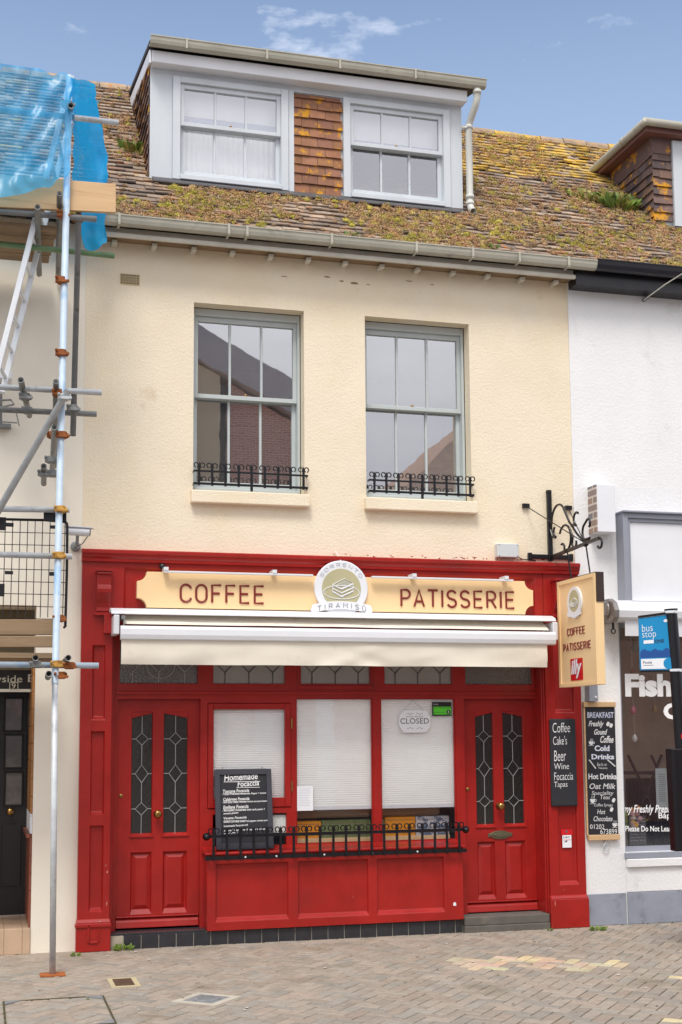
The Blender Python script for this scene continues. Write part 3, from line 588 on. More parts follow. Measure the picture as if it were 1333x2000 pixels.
for i, (a, b) in enumerate(trs):
    dark = i in (0, 4); g = MB(); g.face([(a - .01, FY + .03, 2.285), (b + .01, FY + .03, 2.285), (b + .01, FY + .03, 2.71), (a - .01, FY + .03, 2.71)])
    t = g.build('transom_light', M_glasstd if dark else M_glasst, cafe)
    m = MB(); y = FY + .024; k = 3; wd = (b - a) / 3
    if i < 4:
        for j in range(3):
            cx = a + wd * (j + .5); m.tube([(cx, y, 2.295), (cx, y, 2.40), (cx - wd * .33, y, 2.47), (cx - wd * .33, y, 2.7)], .0042, 6); m.tube([(cx, y, 2.40), (cx + wd * .33, y, 2.47)], .0042, 6)
            if j: m.tube([(a + wd * j - wd * .17, y, 2.47), (a + wd * j + wd * .17, y, 2.47)], .004, 6)
        if i == 0: m.tube([(a + .37 + .13 * cos(q * pi / 10), y, 2.47 + .13 * sin(q * pi / 10)) for q in range(-10, 1)], .0042, 6)
        m.build('leading', M_lead if i == 0 else M_leadd, t)
mb = MB()
for px_, py_, Y_, w_, h_ in ((207, 1690, -.0009, .006, .012), (210, 1703, -.0009, .005, .02), (206, 1722, -.0009, .004, .008), (209, 1765, -.0009, .004, .02), (177, 1860, -.0309, .006, .004), (196, 1800, -.0309, .02, .004), (360, 1812, FY + .0579, .004, .004), (690, 1752, -.0009, .004, .004), (1102, 1738, -.0309, .004, .004), (1085, 1765, -.0309, .003, .03)): blotch(mb, px_, py_, Y_, w_, h_, 8)
mb.build('paint_chips', mat('chipped_primer', rgb(212, 160, 148), .9, .2, 30), cafe)
# stall riser
mb = MB(); mb.panelled(1.12, 3.51, .125, .775, 0, FY - .002, [(1.195, 1.855, .2, .70), (1.94, 2.60, .2, .70), (2.68, 3.33, .2, .70)], .032, .014); rs = mb.build('stall_riser', M_red, cafe, bevel=REDB)
mb = MB(); mb.hexa([(1.10, -.03, .778), (3.53, -.03, .778), (3.53, FY + .02, .778), (1.10, FY + .02, .778), (1.10, -.03, .80), (3.53, -.03, .80), (3.53, FY + .02, .835), (1.10, FY + .02, .835)]); mb.build('sill', M_red, rs, bevel=.006)
mb = MB()
for x in (1.30, 1.55, 2.3, 2.9): pass
# doors
def door(x0, x1, letter):
    Y, z0, z1 = FY + .06, .145, 2.15; w_ = x1 - x0; xm = (x0 + x1) / 2
    sx0, sx1, sx2, sx3 = x0 + .135, xm - .05, xm + .05, x1 - .105
    m = MB(); zA, zB = .945, 2.04                     # glazing sill, highest point of the arched head
    holes = [(sx0, sx1, zA, zB), (sx2, sx3, zA, zB), (sx0, sx1, .265, .80), (sx2, sx3, .265, .80)]
    m.plate(x0, x1, z0, z1, Y, holes)
    for h in holes[2:]: m.reveal(*h, Y, .028, .016, True, .016, 2.4)
    for h, le in ((holes[0], True), (holes[1], False)):
        m.reveal(*h, Y, .03, .006, ledge=4); m.box(h[0] - .012, h[1] + .012, Y - .012, Y + .004, h[2] - .016, h[2] + .002); ll, hh = h[3] - .055, h[3]
        pl = [(h[0], ll), (h[1], h[3] - .012), (h[1], hh), (h[0], hh)] if le else [(h[0], h[3] - .012), (h[1], ll), (h[1], hh), (h[0], hh)]
        m.prism(pl, Y + .0004, Y + .028)
    m.face([(x0, Y, z0), (x0, Y + .05, z0), (x0, Y + .05, z1), (x0, Y, z1)])
    d = m.build('door', M_red, cafe, bevel=.003)
    for h in holes[:2]:
        a, b = h[0], h[1]; cx = (a + b) / 2
        g = MB(); g.face([(a, Y + .025, zA), (b, Y + .025, zA), (b, Y + .025, zB), (a, Y + .025, zB)]); g.build('glass_panel', M_glassk, d)
        l = MB(); y = Y + .02; zs = [1.18, 1.49, 1.80]; hw = [.055, .058, .055]; hh = [.055, .078, .055]; prev = zA
        for z, q, e in zip(zs, hw, hh):
            l.tube([(cx, y, prev), (cx, y, z - e)], .0036, 6); l.tube([(cx, y, z - e), (cx + q, y, z), (cx, y, z + e), (cx - q, y, z), (cx, y, z - e)], .0036, 6)
            l.tube([(a, y, z), (cx - q, y, z)], .0036, 6); l.tube([(cx + q, y, z), (b, y, z)], .0036, 6); prev = z + e
        l.tube([(cx, y, prev), (cx, y, zB - .03)], .0036, 6); l.build('leading', M_lead, d)
    k = MB(); k.lathe([(.03, 0), (.032, .006), (.014, .012), (.012, .035), (.028, .045), (.036, .06), (.034, .075), (.02, .084), (.012, .086)], (xm - .005, Y, 1.135), n=20); k.build('door_knob', M_brass, d, smooth=True)
    k = MB(); k.lathe([(.018, 0), (.018, .004), (.015, .008), (.006, .0085)], (x0 + .045, Y, 1.30), n=16); k.build('lock', M_brass, d, smooth=True)
    k = MB(); k.hexa([(x0 + .005, Y - .045, .15), (x1 - .005, Y - .045, .15), (x1 - .005, Y - .001, .15), (x0 + .005, Y - .001, .15), (x0 + .005, Y - .03, .20), (x1 - .005, Y - .03, .20), (x1 - .005, Y - .001, .235), (x0 + .005, Y - .001, .235)])
    k.box(x0 + .005, x1 - .005, Y - .03, Y - .002, .236, .25); k.build('weatherboard', M_red, d, bevel=.006, seg=2)
    if letter:
        k = MB(); c = (xm, .862); k.prism([(c[0] + .105 * cos(q), c[1] + .04 * sin(q) * (1 if abs(cos(q)) < .9 else .8)) for q in [2 * pi * i / 28 for i in range(28)]], Y - .012, Y); k.prism([(c[0] + .125 * sx, c[1] + .018 * sz) for sx, sz in ((-1, -1), (1, -1), (1, 1), (-1, 1))], Y - .008, Y - .001); k.prism([(c[0] + .075 * cos(q), c[1] + .02 * sin(q)) for q in [2 * pi * i / 20 for i in range(20)]], Y - .02, Y - .013)
        k.build('letterbox', M_bronze, d, bevel=.002)
    return d
door(*doors[0], False); door(*doors[1], True)
# shop windows
def pane(nm, x0, x1, z0, z1, y, gm, par): g = MB(); g.face([(x0, y, z0), (x1, y, z0), (x1, y, z1), (x0, y, z1)]); return g.build(nm, gm, par)
mb = MB(); a, b = bays[0]; mb.box(a + .004, a + .055, FY - .01, FY + .03, 1.175, 2.115).box(b - .06, b - .004, FY - .01, FY + .03, 1.175, 2.115).box(a + .055, b - .06, FY - .009, FY + .03, 2.06, 2.115).box(a + .055, b - .06, FY - .009, FY + .03, 1.175, 1.26)
cw = mb.build('casement_window', M_red, cafe, bevel=REDB); pane('pane', a + .05, b - .055, 1.25, 2.07, FY + .008, M_glasss, cw)
for z in (1.36, 1.93):
    k = MB(); k.box(b - .004, b + .01, FY - .014, FY - .004, z - .045, z + .045).tube([(b + .002, FY - .014, z - .045), (b + .002, FY - .014, z + .045)], .005, 8); k.build('hinge', M_brass, cw)
pane('lower_pane', 1.19, 1.89, .83, 1.13, FY + .033, M_glasss, cafe)
for a, b in bays[1:]:
    k = MB(); t = .012; k.box(a, a + t, FY + .012, FY + .034, .83, 2.165).box(b - t, b, FY + .012, FY + .034, .83, 2.165).box(a + t, b - t, FY + .012, FY + .034, 2.153, 2.165).box(a + t, b - t, FY + .012, FY + .034, .83, .842); sw = k.build('shop_window', M_red, cafe); pane('pane', a + .006, b - .006, .836, 2.16, FY + .022, M_glasss, sw)
# tiled base and door step
mb = MB(); mb.mi = 1; mb.box(.28, 3.51, .035, .25, -.02, .117); mb.mi = 0; x = .40
mb.box(.285, 1.115, .028, .27, .118, .135)
while x < 3.5:
    e = min(x + .148, 3.505); mb.box(x + .002, e - .002, .026, .036, .0, .116); x += .152
mb.mi = 2; mb.box(.288, .395, .029, .036, 0, .116)
mb.build('tiled_base', [M_btile, M_grout, M_stone], cafe, bevel=.002)
mb = MB(); mb.box(3.515, 4.37, -.02, .25, -.02, .06).box(3.52, 4.368, -.012, .3, .0605, .14); mb.build('doorstep', M_step, cafe, bevel=.008, seg=2)

# --- blinds
def pleated(x0, x1, z0, z1, y, label):
    m = MB(); n = int((z1 - z0) / .02)
    for i in range(n):
        za = z1 - (z1 - z0) * i / n; zb = z1 - (z1 - z0) * (i + 1) / n; zm = (za + zb) / 2
        m.face([(x0, y, zm), (x1, y, zm), (x1, y + .003, za), (x0, y + .003, za)]); m.face([(x0, y + .003, zb), (x1, y + .003, zb), (x1, y, zm), (x0, y, zm)])
    r = m.build('pleated_blind', M_blind, None, label=label, cat='blind', group='pleated blinds in the shop window')
    m = MB(); m.box(x0, x1, y - .006, y + .014, z0 - .028, z0 - .001); k = m.build('bottom_rail', M_wpaint, r); 
    return r
pleated(1.17, 1.91, 1.23, 2.12, .232, 'white pleated blind behind the casement and the leaning menu board')
pleated(1.96, 2.73, 1.165, 2.18, .232, 'white pleated blind in the middle pane with the paper notice')
pleated(2.77, 3.56, 1.165, 2.18, .232, 'white pleated blind behind the hanging closed sign')
def roller(x0, x1, z0, z1, y, label):
    m = MB(); m.tube([(x0, y + .02, z1 - .02), (x1, y + .02, z1 - .02)], .018, 10); m.box(x0, x1, y - .003, y, z0, z1 - .02); r = m.build('roller_blind', M_blind, None, label=label, cat='blind', group='roller blinds in the dormer windows')
    m = MB(); k = int((x1 - x0) / .04)
    m.prism([(x0, z0 - .001), (x0, z0 - .05)] + [(x0 + (x1 - x0) * (i + .5) / k, z0 - .05 - (.018 if i % 2 else 0)) for i in range(k)] + [(x1, z0 - .05), (x1, z0 - .001)], y - .002, y + .002); m.build('lace_edge', M_lace, r)
roller(.95, 1.95, 7.99, 8.27, DY + .13, 'white roller blind with lace hem in the dormer window left of the tiles')
roller(2.68, 3.69, 7.95, 8.27, DY + .13, 'white roller blind with lace hem in the dormer window beside the downpipe')
mb = MB()
for i in range(40):
    x0 = .94 + i * .0255; mb.face([(x0, DY + .16 + .012 * (i % 2), 7.25), (x0 + .0255, DY + .16 + .012 * ((i + 1) % 2), 7.25), (x0 + .0255, DY + .16 + .012 * ((i + 1) % 2), 8.05), (x0, DY + .16 + .012 * (i % 2), 8.05)])
mb.build('net_curtain', M_blind, None, label='pale net curtain in the lower half of the dormer window left of the tiles', cat='curtain')

# ================================================================== SHOP SIGNS, AWNING
sb = thing('shop_sign', 'long cream shop sign reading coffee patisserie on the red fascia', 'sign', (2.37, -.03, 2.94))
x0, x1, z0, z1 = .475, 4.255, 2.955, 3.275; r = .085
poly = [(x0 + r, z0), (x1 - r, z0)] + [(x1 - r * cos(q) + 0, z0 + r * sin(q)) for q in [pi * i / 16 for i in range(0, 9)]][::-1][:0]
def notch(cx, cz, a0, a1): return [(cx + r * cos(radians(a0 + (a1 - a0) * i / 8)), cz + r * sin(radians(a0 + (a1 - a0) * i / 8))) for i in range(9)]
poly = notch(x0, z0, 90, 0) + notch(x1, z0, 180, 90) + notch(x1, z1, 270, 180) + notch(x0, z1, 0, -90)
mb = MB(); mb.prism(poly, -.055, .028); mb.build('sign_panel', M_sign, sb, bevel=.002)
YS = -.058
for wd, ax0, ax1 in (('COFFEE', .856, 1.62), ('PATISSERIE', 2.915, 4.06)):
    m = MB(); strokes(m, wd, lambda u, v: (ax0 + (ax1 - ax0) * u, YS, 3.012 + .155 * v), .0215, .2); m.build('lettering', M_signtxt, sb)
BC, BZ, BR = 2.34, 3.165, .255
mb = MB(); mb.lathe([(BR, 0), (BR, .02), (BR - .006, .025)], (BC, -.056, BZ), n=48); bd = mb.build('badge', M_wpaint, sb)
mb = MB(); ri = .185; mb.prism([(BC + ri * cos(q), BZ - .005 + ri * sin(q)) for q in [2 * pi * i / 40 for i in range(40)]], -.0845, -.0815)
mb.build('badge_disc', M_olive, bd)
mb = MB(); y = -.087                                    # cake on a plate in line work
def LN(pts, w_=.007): mb.tube([(BC + a, y, BZ + b) for a, b in pts], w_ / 2, 6)
LN([(.17 * cos(q), -.04 + .062 * sin(q)) for q in [2 * pi * i / 30 for i in range(31)]])
for dz in (0, -.035, -.065):
    LN([(-.085, .03 + dz), (0, -.012 + dz), (.11, .038 + dz)], .012)
LN([(-.085, .03), (.03, .088), (.11, .048), (0, -.005), (-.085, .03)]); LN([(-.085, .03), (-.085, -.04), (0, -.085), (.11, -.03), (.11, .045)])
for q in range(6): LN([(-.05 + q * .016, .025 - q * .004), (.04 + q * .011, .07 - q * .006)], .003)
mb.build('cake_emblem', M_wpaint, bd)
mb = MB(); n = 14
def BN(u, v): q = (u - .5) * 2; return (BC + q * .275, -.088, 2.945 + v * .075 + .035 * (1 - q * q) - .012)
top = [BN(i / n, 1) for i in range(n + 1)]; bot = [BN(i / n, 0) for i in range(n + 1)]
pl = [(p[0], p[2]) for p in bot] + [(BC + .295, 2.955)] + [(p[0], p[2]) for p in top[::-1]] + [(BC - .295, 2.955)]
mb.prism(pl, -.095, -.083); mb.build('banner', M_wpaint, bd)
mb = MB(); strokes(mb, 'TIRAMISÙ', lambda u, v: (BC + (u - .5) * .46, -.0965, 2.948 + v * .042 + .035 * (1 - (2 * u - 1) ** 2)), .0055, .5); mb.build('banner_letters', mat('grey_letter', rgb(130, 134, 138), .6, .05), bd)
mb = MB()
def arcpt(u, v): q = radians(152 - 124 * u); rr = .203 + .03 * v; return (BC + rr * cos(q), -.0825, BZ + rr * sin(q))
strokes(mb, 'SORRENTO', arcpt, .0055, .3); mb.build('arc_letters', mat('pale_letter', rgb(186, 192, 200), .6, .05), bd)
mb = MB(); mb.tube([(BC, -.06, BZ + BR), (BC - .01, -.05, BZ + BR + .03), (BC - .02, -.02, BZ + BR + .07), (BC - .022, .04, BZ + BR + .1)], .004, 6); mb.build('cable', M_wpaint, sb)
mb = MB(); mb.box(.70, 2.06, -.14, -.09, 3.262, 3.278); mb.box(2.62, 4.02, -.14, -.09, 3.262, 3.278); lt = mb.build('light_strip', M_alum_w, sb, bevel=.002)
for x in (.72, 1.70, 3.03, 3.95):
    m = MB(); m.box(x - .02, x + .02, -.145, 0, 3.279, 3.31); m.build('clip', M_alum_w, lt)
mb = MB(); mb.lathe([(.01, 0), (.025, .012), (.03, .035), (.02, .05)], (.70, -.0, 3.325), n=12); mb.build('spotlight', M_black, None, smooth=True, label='tiny black dome sensor on the red fascia above the coffee lettering', cat='sensor')

aw = thing('awning', 'retracted cream fabric awning with white aluminium cassette under the shop sign', 'awning', (2.37, -.1, 2.45))
def AX(px, Y): return P(px, 1200, Y).x
yF = -.30
zt = P(600, 1199, -.06).z
mb = MB(); xa, xb = P(218, 1200, -.24).x, P(1086, 1206, -.24).x
mb.mesh([(x, y, z) for x in (xa, xb) for y, z in ((.0, 2.945), (-.16, 2.935), (-.235, 2.905), (-.245, 2.88), (-.235, 2.875), (-.16, 2.90), (.0, 2.91))], [(i, (i + 1) % 7, (i + 1) % 7 + 7, i + 7) for i in range(7)] + [tuple(range(7))[::-1], tuple(range(7, 14))]); mb.build('hood', M_alum_w, aw, weld=True)
mb = MB(); n = 90
def drape(zt_, zb_, yt, yb, amp, x0, x1, rows=6):
    vs = []; fs = []
    for j in range(rows + 1):
        for i in range(n + 1):
            u = i / n; v = j / rows; x = x0 + (x1 - x0) * u
            k = amp * v * (noise.noise((x * 1.6, v * 1.2, 1)) + .6 * noise.noise((x * 3.5 + v, v * 2, 5)))
            k += amp * .9 * v * max(0, 1 - abs((x - 2.45) - (v - .5) * .5) * 5) - amp * .9 * v * max(0, 1 - abs((x - 2.45) + (v - .5) * .5) * 5)
            vs.append((x, yt + (yb - yt) * v + k, zt_ + (zb_ - zt_) * v - (.004 * noise.noise((x * 2, 9, 0)) if j == rows else 0)))
    for j in range(rows):
        for i in range(n): a = j * (n + 1) + i; fs.append((a, a + 1, a + n + 2, a + n + 1))
    mb.mesh(vs, fs)
drape(2.885, 2.79, -.09, -.26, .018, .34, 4.32, 4); mb.build('canopy_fabric', M_awn, aw, smooth=True)
mb = MB(); zc = P(640, 1240, -.3).z; mb.mesh([(x, -.29 + a, zc + b) for x in (P(236, 1240, -.3).x, P(1085, 1240, -.3).x) for a, b in ((.03, .058), (-.012, .056), (-.028, .03), (-.03, -.02), (-.02, -.055), (.0, -.066), (.03, -.066))], [(i, (i + 1) % 7, (i + 1) % 7 + 7, i + 7) for i in range(7)] + [tuple(range(7))[::-1], tuple(range(7, 14))]); mb.build('front_bar', M_alum_w, aw, weld=True)
mb = MB(); drape(zc - .066, P(640, 1300, -.29).z, -.285, -.28, .024, P(237, 1280, -.28).x, P(1069, 1280, -.28).x); mb.build('valance', M_awn, aw, smooth=True)
for x in (.255, 4.36):
    m = MB(); m.box(x, x + .05, -.26, -.0, 2.70, 2.868); m.build('end_plate', M_alum_w, aw, bevel=.006)
mb = MB(); mb.box(.32, .352, -.27, -.05, 2.83, 2.862).box(.336, .344, -.30, -.26, 2.72, 2.86); mb.build('arm', M_steeld, aw)
mb = MB(); mb.box(.19, .266, -.07, 0, 2.72, 2.895); mb.build('timber_packer', M_red, cafe, bevel=.004)

# ================================================================== RAILINGS
def guard(nm, label, cat_, x0, x1, zb, zt, y, ret, n, bt, grp, proud=.07, ext=0.0):
    rt = thing(nm, label, cat_, ((x0 + x1) / 2, y, zb), grp)
    for z, h in ((zb, bt), (zt, bt * .8)):
        m = MB(); m.bar((x0 - ext, y, z), (x1 + ext, y, z), .008, h)
        m.bar((x0, y, z), (x0, y + ret, z), .008, h); m.bar((x1, y, z), (x1, y + ret, z), .008, h); m.build('rail', M_black, rt)
    for i in range(n):
        x = x0 + (x1 - x0) * (i + .35) / (n - .3); m = MB(); z2 = zt + proud; lean = random.gauss(0, .003)
        m.hexa([(x - .011, y - .014, zb - .02), (x + .011, y - .014, zb - .02), (x + .011, y - .005, zb - .02), (x - .011, y - .005, zb - .02), (x - .011 + lean, y - .014, z2 - .02), (x + .011 + lean, y - .014, z2 - .02), (x + .011 + lean, y - .005, z2 - .02), (x - .011 + lean, y - .005, z2 - .02)])
        m.prism([(x - .011 + lean, z2 - .0199), (x + .011 + lean, z2 - .0199), (x + lean, z2 + .012)], y - .014, y - .005)
        u = m.build('upright', M_black, rt)
        m = MB()
        for s_ in (-1, 1): m.tube([(x + lean + s_ * (.008 + .020 - .020 * cos(q)), y - .01, z2 - .03 + .022 * sin(q) + .012) for q in [radians(-70 + 330 * t / 12) for t in range(13)]], .0055, 6)
        m.build('scroll', M_black, u)
    return rt
gl_ = guard('window_guard', 'black scrolled iron guard on the sill of the upstairs window nearer the scaffolding', 'window guard', .985, 2.045, 4.10, 4.215, -.0, .06, 9, .022, 'black iron guards on the upstairs sills')
gr_ = guard('window_guard', 'black scrolled iron guard on the sill of the upstairs window above the patisserie lettering', 'window guard', 2.645, 3.69, 4.10, 4.205, -.0, .06, 9, .022, 'black iron guards on the upstairs sills')
for rt, xm in ((gl_, 1.515), (gr_, 3.165)):
    m = MB(); m.bar((xm, -.004, 4.045), (xm, -.004, 4.2), .008, .024, (1, 0, 0)); m.build('foot', M_black, rt)
lg = guard('shop_railing', 'long black scrolled iron railing across the red shop window sill', 'railing', 1.12, 3.50, .755, .945, -.055, .16, 20, .034, None, .065, .03)
mb = MB()
for x in (1.10, 3.52): mb.lathe([(.03, 0), (.035, .02), (.02, .04), (.012, .05)], (x, -.05, .945), n=10)
mb.build('boss', M_black, lg, smooth=True)
mb = MB()
for x in (1.45, 1.73, 2.17, 2.62, 3.05): mb.lathe([(.009, 0), (.006, .006)], (x, -.06, .757), n=8)
mb.build('bolt', M_alum_w, lg)

# ================================================================== BOARDS AND NOTICES
# menu board leaning on the sill behind the railing
ml = thing('menu_board', 'charcoal framed menu board with white handwriting leaning behind the railing', 'menu board', (1.5, .03, .83))
yb_, yt_ = .035, .15
def MP(u, v, off=0.0): return Vector((1.205 + .52 * u, yb_ + (yt_ - yb_) * v - off, .822 + .70 * v))
def mbar(m, u0, u1, v0, v1, a, b): m.hexa([MP(u0, v0, a), MP(u1, v0, a), MP(u1, v0, b), MP(u0, v0, b), MP(u0, v1, a), MP(u1, v1, a), MP(u1, v1, b), MP(u0, v1, b)])
m = MB(); mbar(m, .09, .91, .07, .93, .003, -.012); m.build('slate', M_board, ml)
m = MB(); mbar(m, 0, .09, 0, 1, .016, -.014); mbar(m, .91, 1, 0, 1, .016, -.014); mbar(m, .09, .91, .93, 1, .016, -.014); mbar(m, .09, .91, 0, .07, .016, -.014); m.build('frame', mat('charcoal_paint', rgb(56, 57, 66), .5, .08), ml, bevel=.003)
m = MB()
def chalk(m, s, u0, u1, v0, v1, sh=.12, bold=.012, slope=.01):
    o = MP(u0, v0, .0045); text(m, s, o, MP(u1, v0 + slope, .0045) - o, MP(u0, v1, .0045) - o, sh, bold)
chalk(m, 'Homemade', .17, .76, .85, .935, .1, .015, .02); chalk(m, 'Focaccia', .40, .78, .775, .845, .1, .015, .015)
mbar(m, .16, .80, .838, .845, .005, .003); mbar(m, .38, .79, .764, .77, .005, .003); m.build('heading', M_chalk, ml)
rows = [('Toscana Focaccia', .14, .60, .70, .742, 1), ('- Tuscan Prosciutto, Mozzarella, Pepper + tomato', .12, .90, .668, .695, 0), ('Calabrese Focaccia', .14, .60, .60, .64, 1), ('- Soft spicy nduja, Ricotta, rocket and parmesan', .12, .91, .566, .594, 0), ('Emiliana Focaccia', .14, .58, .50, .542, 1), ('- Mortadella, mozzarella, wild garlic pesto +', .12, .87, .462, .492, 0), ('sweet pesto', .14, .40, .425, .452, 0), ('Vegana Focaccia', .14, .54, .36, .40, 1), ('Grilled courgette, sweet red pepper, tomato pesto', .14, .93, .322, .352, 0), ('homemade Focaccia roll', .14, .56, .275, .30, 0), ('served warm with salad leaves', .14, .86, .222, .245, 0), ('and pesto', .14, .42, .185, .21, 0)]
for s, a, b, c, d, un in rows:
    m = MB(); chalk(m, s, a, b, c, d, .15, .02)
    if un: mbar(m, a, b, c - .008, c - .004, .005, .003)
    m.build('lettering', M_chalk, ml)
m = MB()
for u in (.13, .83): m.tube([MP(u, 1.0), MP(u + .01, 1.02), MP(u + .03, 1.03), MP(u + .01, 1.0)], .002, 5)
m.build('hook', M_steeld, ml)
# slate on the pilaster
c0, c1 = P(1074, 1404, -.03), P(1135, 1574, -.03)
cs = thing('chalkboard', 'narrow black chalkboard listing coffee, cakes, beer and wine on the red pilaster', 'chalkboard', ((c0.x + c1.x) / 2, -.02, c1.z))
m = MB(); m.box(c0.x, c1.x - .03, -.03, -.002, c1.z, c0.z); m.build('slate', M_board, cs, bevel=.012, seg=2)
m = MB()
for s, a, b, t, bo in (('Coffee', 1080, 1114, 1412, 1431), ('Cake\'s', 1081, 1108, 1438, 1455), ('Beer', 1083, 1106, 1466, 1487), ('Wine', 1083, 1112, 1491, 1503), ('Focaccia', 1083, 1120, 1509, 1524), ('Tapas', 1083, 1109, 1527, 1541)):
    m = MB(); textp(m, s, a, b, t, bo, -.0315, .05, -.008, -1.0); m.build('lettering', M_chalk, cs)
# sticker on the pilaster and on the riser
m = MB(); a, b = P(1096, 1620, .02), P(1119, 1655, .02); st_ = thing('sticker', 'red and white sticker low on the right red pilaster', 'sticker', (a.x, .02, b.z))
m.box(a.x + .012, b.x - .012, .017, .0195, b.z, a.z - .055); m.build('white_card', M_card, st_)
m = MB(); m.box(a.x, b.x, .017, .0195, a.z - .0545, a.z).box(a.x + .02, b.x - .02, .0155, .0168, b.z + .07, b.z + .074); m.build('red_header', M_redsq, st_)
m = MB(); text(m, 'SUMUP', (a.x + .018, .0168, a.z - .085), (.07, 0, 0), (0, 0, .02), 0, .01); m.prism([(a.x + .025, a.z - .12), (a.x + .06, a.z - .10), (a.x + .06, a.z - .12)], .0158, .0169); m.prism([(a.x + .045, a.z - .03), (a.x + .065, a.z - .03), (a.x + .065, a.z - .015), (a.x + .055, a.z - .008), (a.x + .045, a.z - .015)], .0158, .0169); m.build('print', [M_greyprint], st_)
m = MB(); m.prism([(3.41, .25), (3.438, .25), (3.438, .272), (3.424, .285), (3.41, .272)], -.0025, -.0004); m.build('sticker', M_card, None, label='tiny white house-shaped sticker at the low right corner of the window panel', cat='sticker')
# closed sign, hygiene card, paper notice on the glass
YG = FY + .020
c = P(810, 1409, YG); cl = thing('closed_sign', 'white ornate closed sign hanging on a string inside the window', 'sign', (c.x, YG - .008, c.z - .1))
W_, H_ = .155, .105; k = [(-.72, -1), (.72, -1), (.8, -.82), (1, -.45), (1.02, 0), (1, .45), (.8, .82), (.72, 1), (-.72, 1), (-.8, .82), (-1, .45), (-1.02, 0), (-1, -.45), (-.8, -.82)]
m = MB(); m.prism([(c.x + a * W_, c.z + b * H_) for a, b in k], YG - .012, YG - .004); m.build('board', M_card, cl, bevel=.002)
m = MB(); text(m, 'CLOSED', (c.x - .145, YG - .0128, c.z - .022), (.285, 0, 0), (0, 0, .052), 0, .004); text(m, 'sorry we are', (c.x - .085, YG - .0128, c.z + .036), (.165, 0, 0), (0, 0, .014))
for s_ in (-1, 1):
    for zz, f in ((.07, 1), (-.062, -1)): m.tube([(c.x + s_ * (.015 + t * .008), YG - .0125, c.z + zz + f * .008 * sin(t * 1.2)) for t in range(9)], .0016, 5)
m.build('lettering', M_greyprint, cl)
m = MB(); m.tube([(c.x - .11, YG - .008, c.z + H_), (c.x - .02, YG - .008, c.z + .2), (c.x + .09, YG - .008, c.z + H_)], .0015, 5); m.build('string', M_steeld, cl)
a, b = P(844, 1371, YG), P(882, 1398, YG); hy = thing('rating_card', 'black and bright green hygiene rating card in the window corner', 'card', (a.x, YG - .004, b.z))
m = MB(); m.box(a.x, b.x, YG - .006, YG - .003, b.z, a.z); m.build('card', mat('black_card', rgb(20, 22, 20), .5), hy)
m = MB(); m.box(a.x + .012, b.x - .006, YG - .008, YG - .0062, b.z + .012, a.z - .045); m.build('green_panel', M_green, hy)
m = MB(); m.prism([(b.x - .032 + .02 * cos(q), b.z + .036 + .02 * sin(q)) for q in [2 * pi * i / 16 for i in range(16)]], YG - .0095, YG - .0082); m.box(a.x + .018, b.x - .012, YG - .009, YG - .0082, a.z - .058, a.z - .055)
for i in range(5): m.box(a.x + .02 + i * .022, a.x + .032 + i * .022, YG - .009, YG - .0082, b.z + .03, b.z + .035)
m.build('print', MATS['black_card'], hy)
m = MB(); text(m, '1', (b.x - .037, YG - .0102, b.z + .026), (.009, 0, 0), (0, 0, .02), 0, .02); text(m, 'FOOD HYGIENE RATING', (a.x + .012, YG - .0068, a.z - .03), (.05, 0, 0), (0, 0, .012)); m.build('lettering', M_card, hy)
a, b = P(580, 1536, YG), P(612, 1583, YG); pn = thing('paper_notice', 'white printed paper notice stuck inside the middle pane', 'notice', (a.x, YG - .003, b.z))
m = MB(); m.box(a.x, b.x, YG - .004, YG - .002, b.z, a.z); m.build('sheet', M_card, pn)
m = MB()
for i in range(11): z = a.z - .02 - i * .0155; m.box(a.x + .015, b.x - .015 - .03 * random.random(), YG - .0048, YG - .0042, z - .003, z)
m.build('print', mat('pale_print', rgb(190, 192, 205), .7), pn)
a, b = P(527, 1592, FY + .028), P(560, 1632, FY + .028); m = MB(); m.box(a.x, b.x, FY + .026, FY + .030, b.z + .03, a.z); pc = m.build('paper_notice', mat('handwritten_card', rgb(215, 222, 218), .7, .2, 60), None, label='pale handwritten card in the small pane right of the menu board', cat='notice')
# goods on the window shelf
m = MB(); m.box(1.98, 2.72, .34, .5, 1.055, 1.15); m.build('timber_beam', M_oldwood, None, bevel=.02, label='rough brown timber beam across the middle pane above orange and green boxes', cat='beam')
m = MB(); m.box(2.80, 3.42, .34, .5, 1.055, 1.158); m.build('timber_beam', M_oldwood, None, bevel=.02, label='rough brown timber beam ending short of the right end of the shop window', cat='beam')
def crate(x0, x1, z1, mt, lab):
    r_ = thing('display_box', lab, 'box', ((x0 + x1) / 2, .36, .84), 'painted boxes on the window shelf')
    m = MB(); m.box(x0, x1, .32, .46, .845, z1); m.build('box_body', mt, r_, bevel=.006); m = MB(); m.box(x0 - .002, x1 + .002, .314, .466, .836, .874); m.build('cream_base', M_sign, r_); 
    m = MB(); m.box(x0 + .02, x1 - .02, .318, .32, .90, .905); m.box(x0 + .02, x1 - .02, .318, .32, z1 - .03, z1 - .026); m.build('trim', M_oldwood, r_)
crate(1.975, 2.24, 1.03, M_orange, 'orange box on the window shelf under the paper notice'); crate(2.245, 2.72, 1.035, M_gbox, 'green patterned box between the orange box and the window post')
crate(2.80, 2.855, 1.03, M_gbox, 'narrow green box just right of the window post'); crate(2.86, 3.16, 1.05, M_orange, 'orange box under the closed sign'); crate(3.165, 3.50, 1.05, M_bbox, 'blue and white patterned box at the right end of the shelf')
mb = MB(); mb.box(1.96, 3.56, .27, .6, .80, .834); mb.build('window_shelf', M_red, cafe)

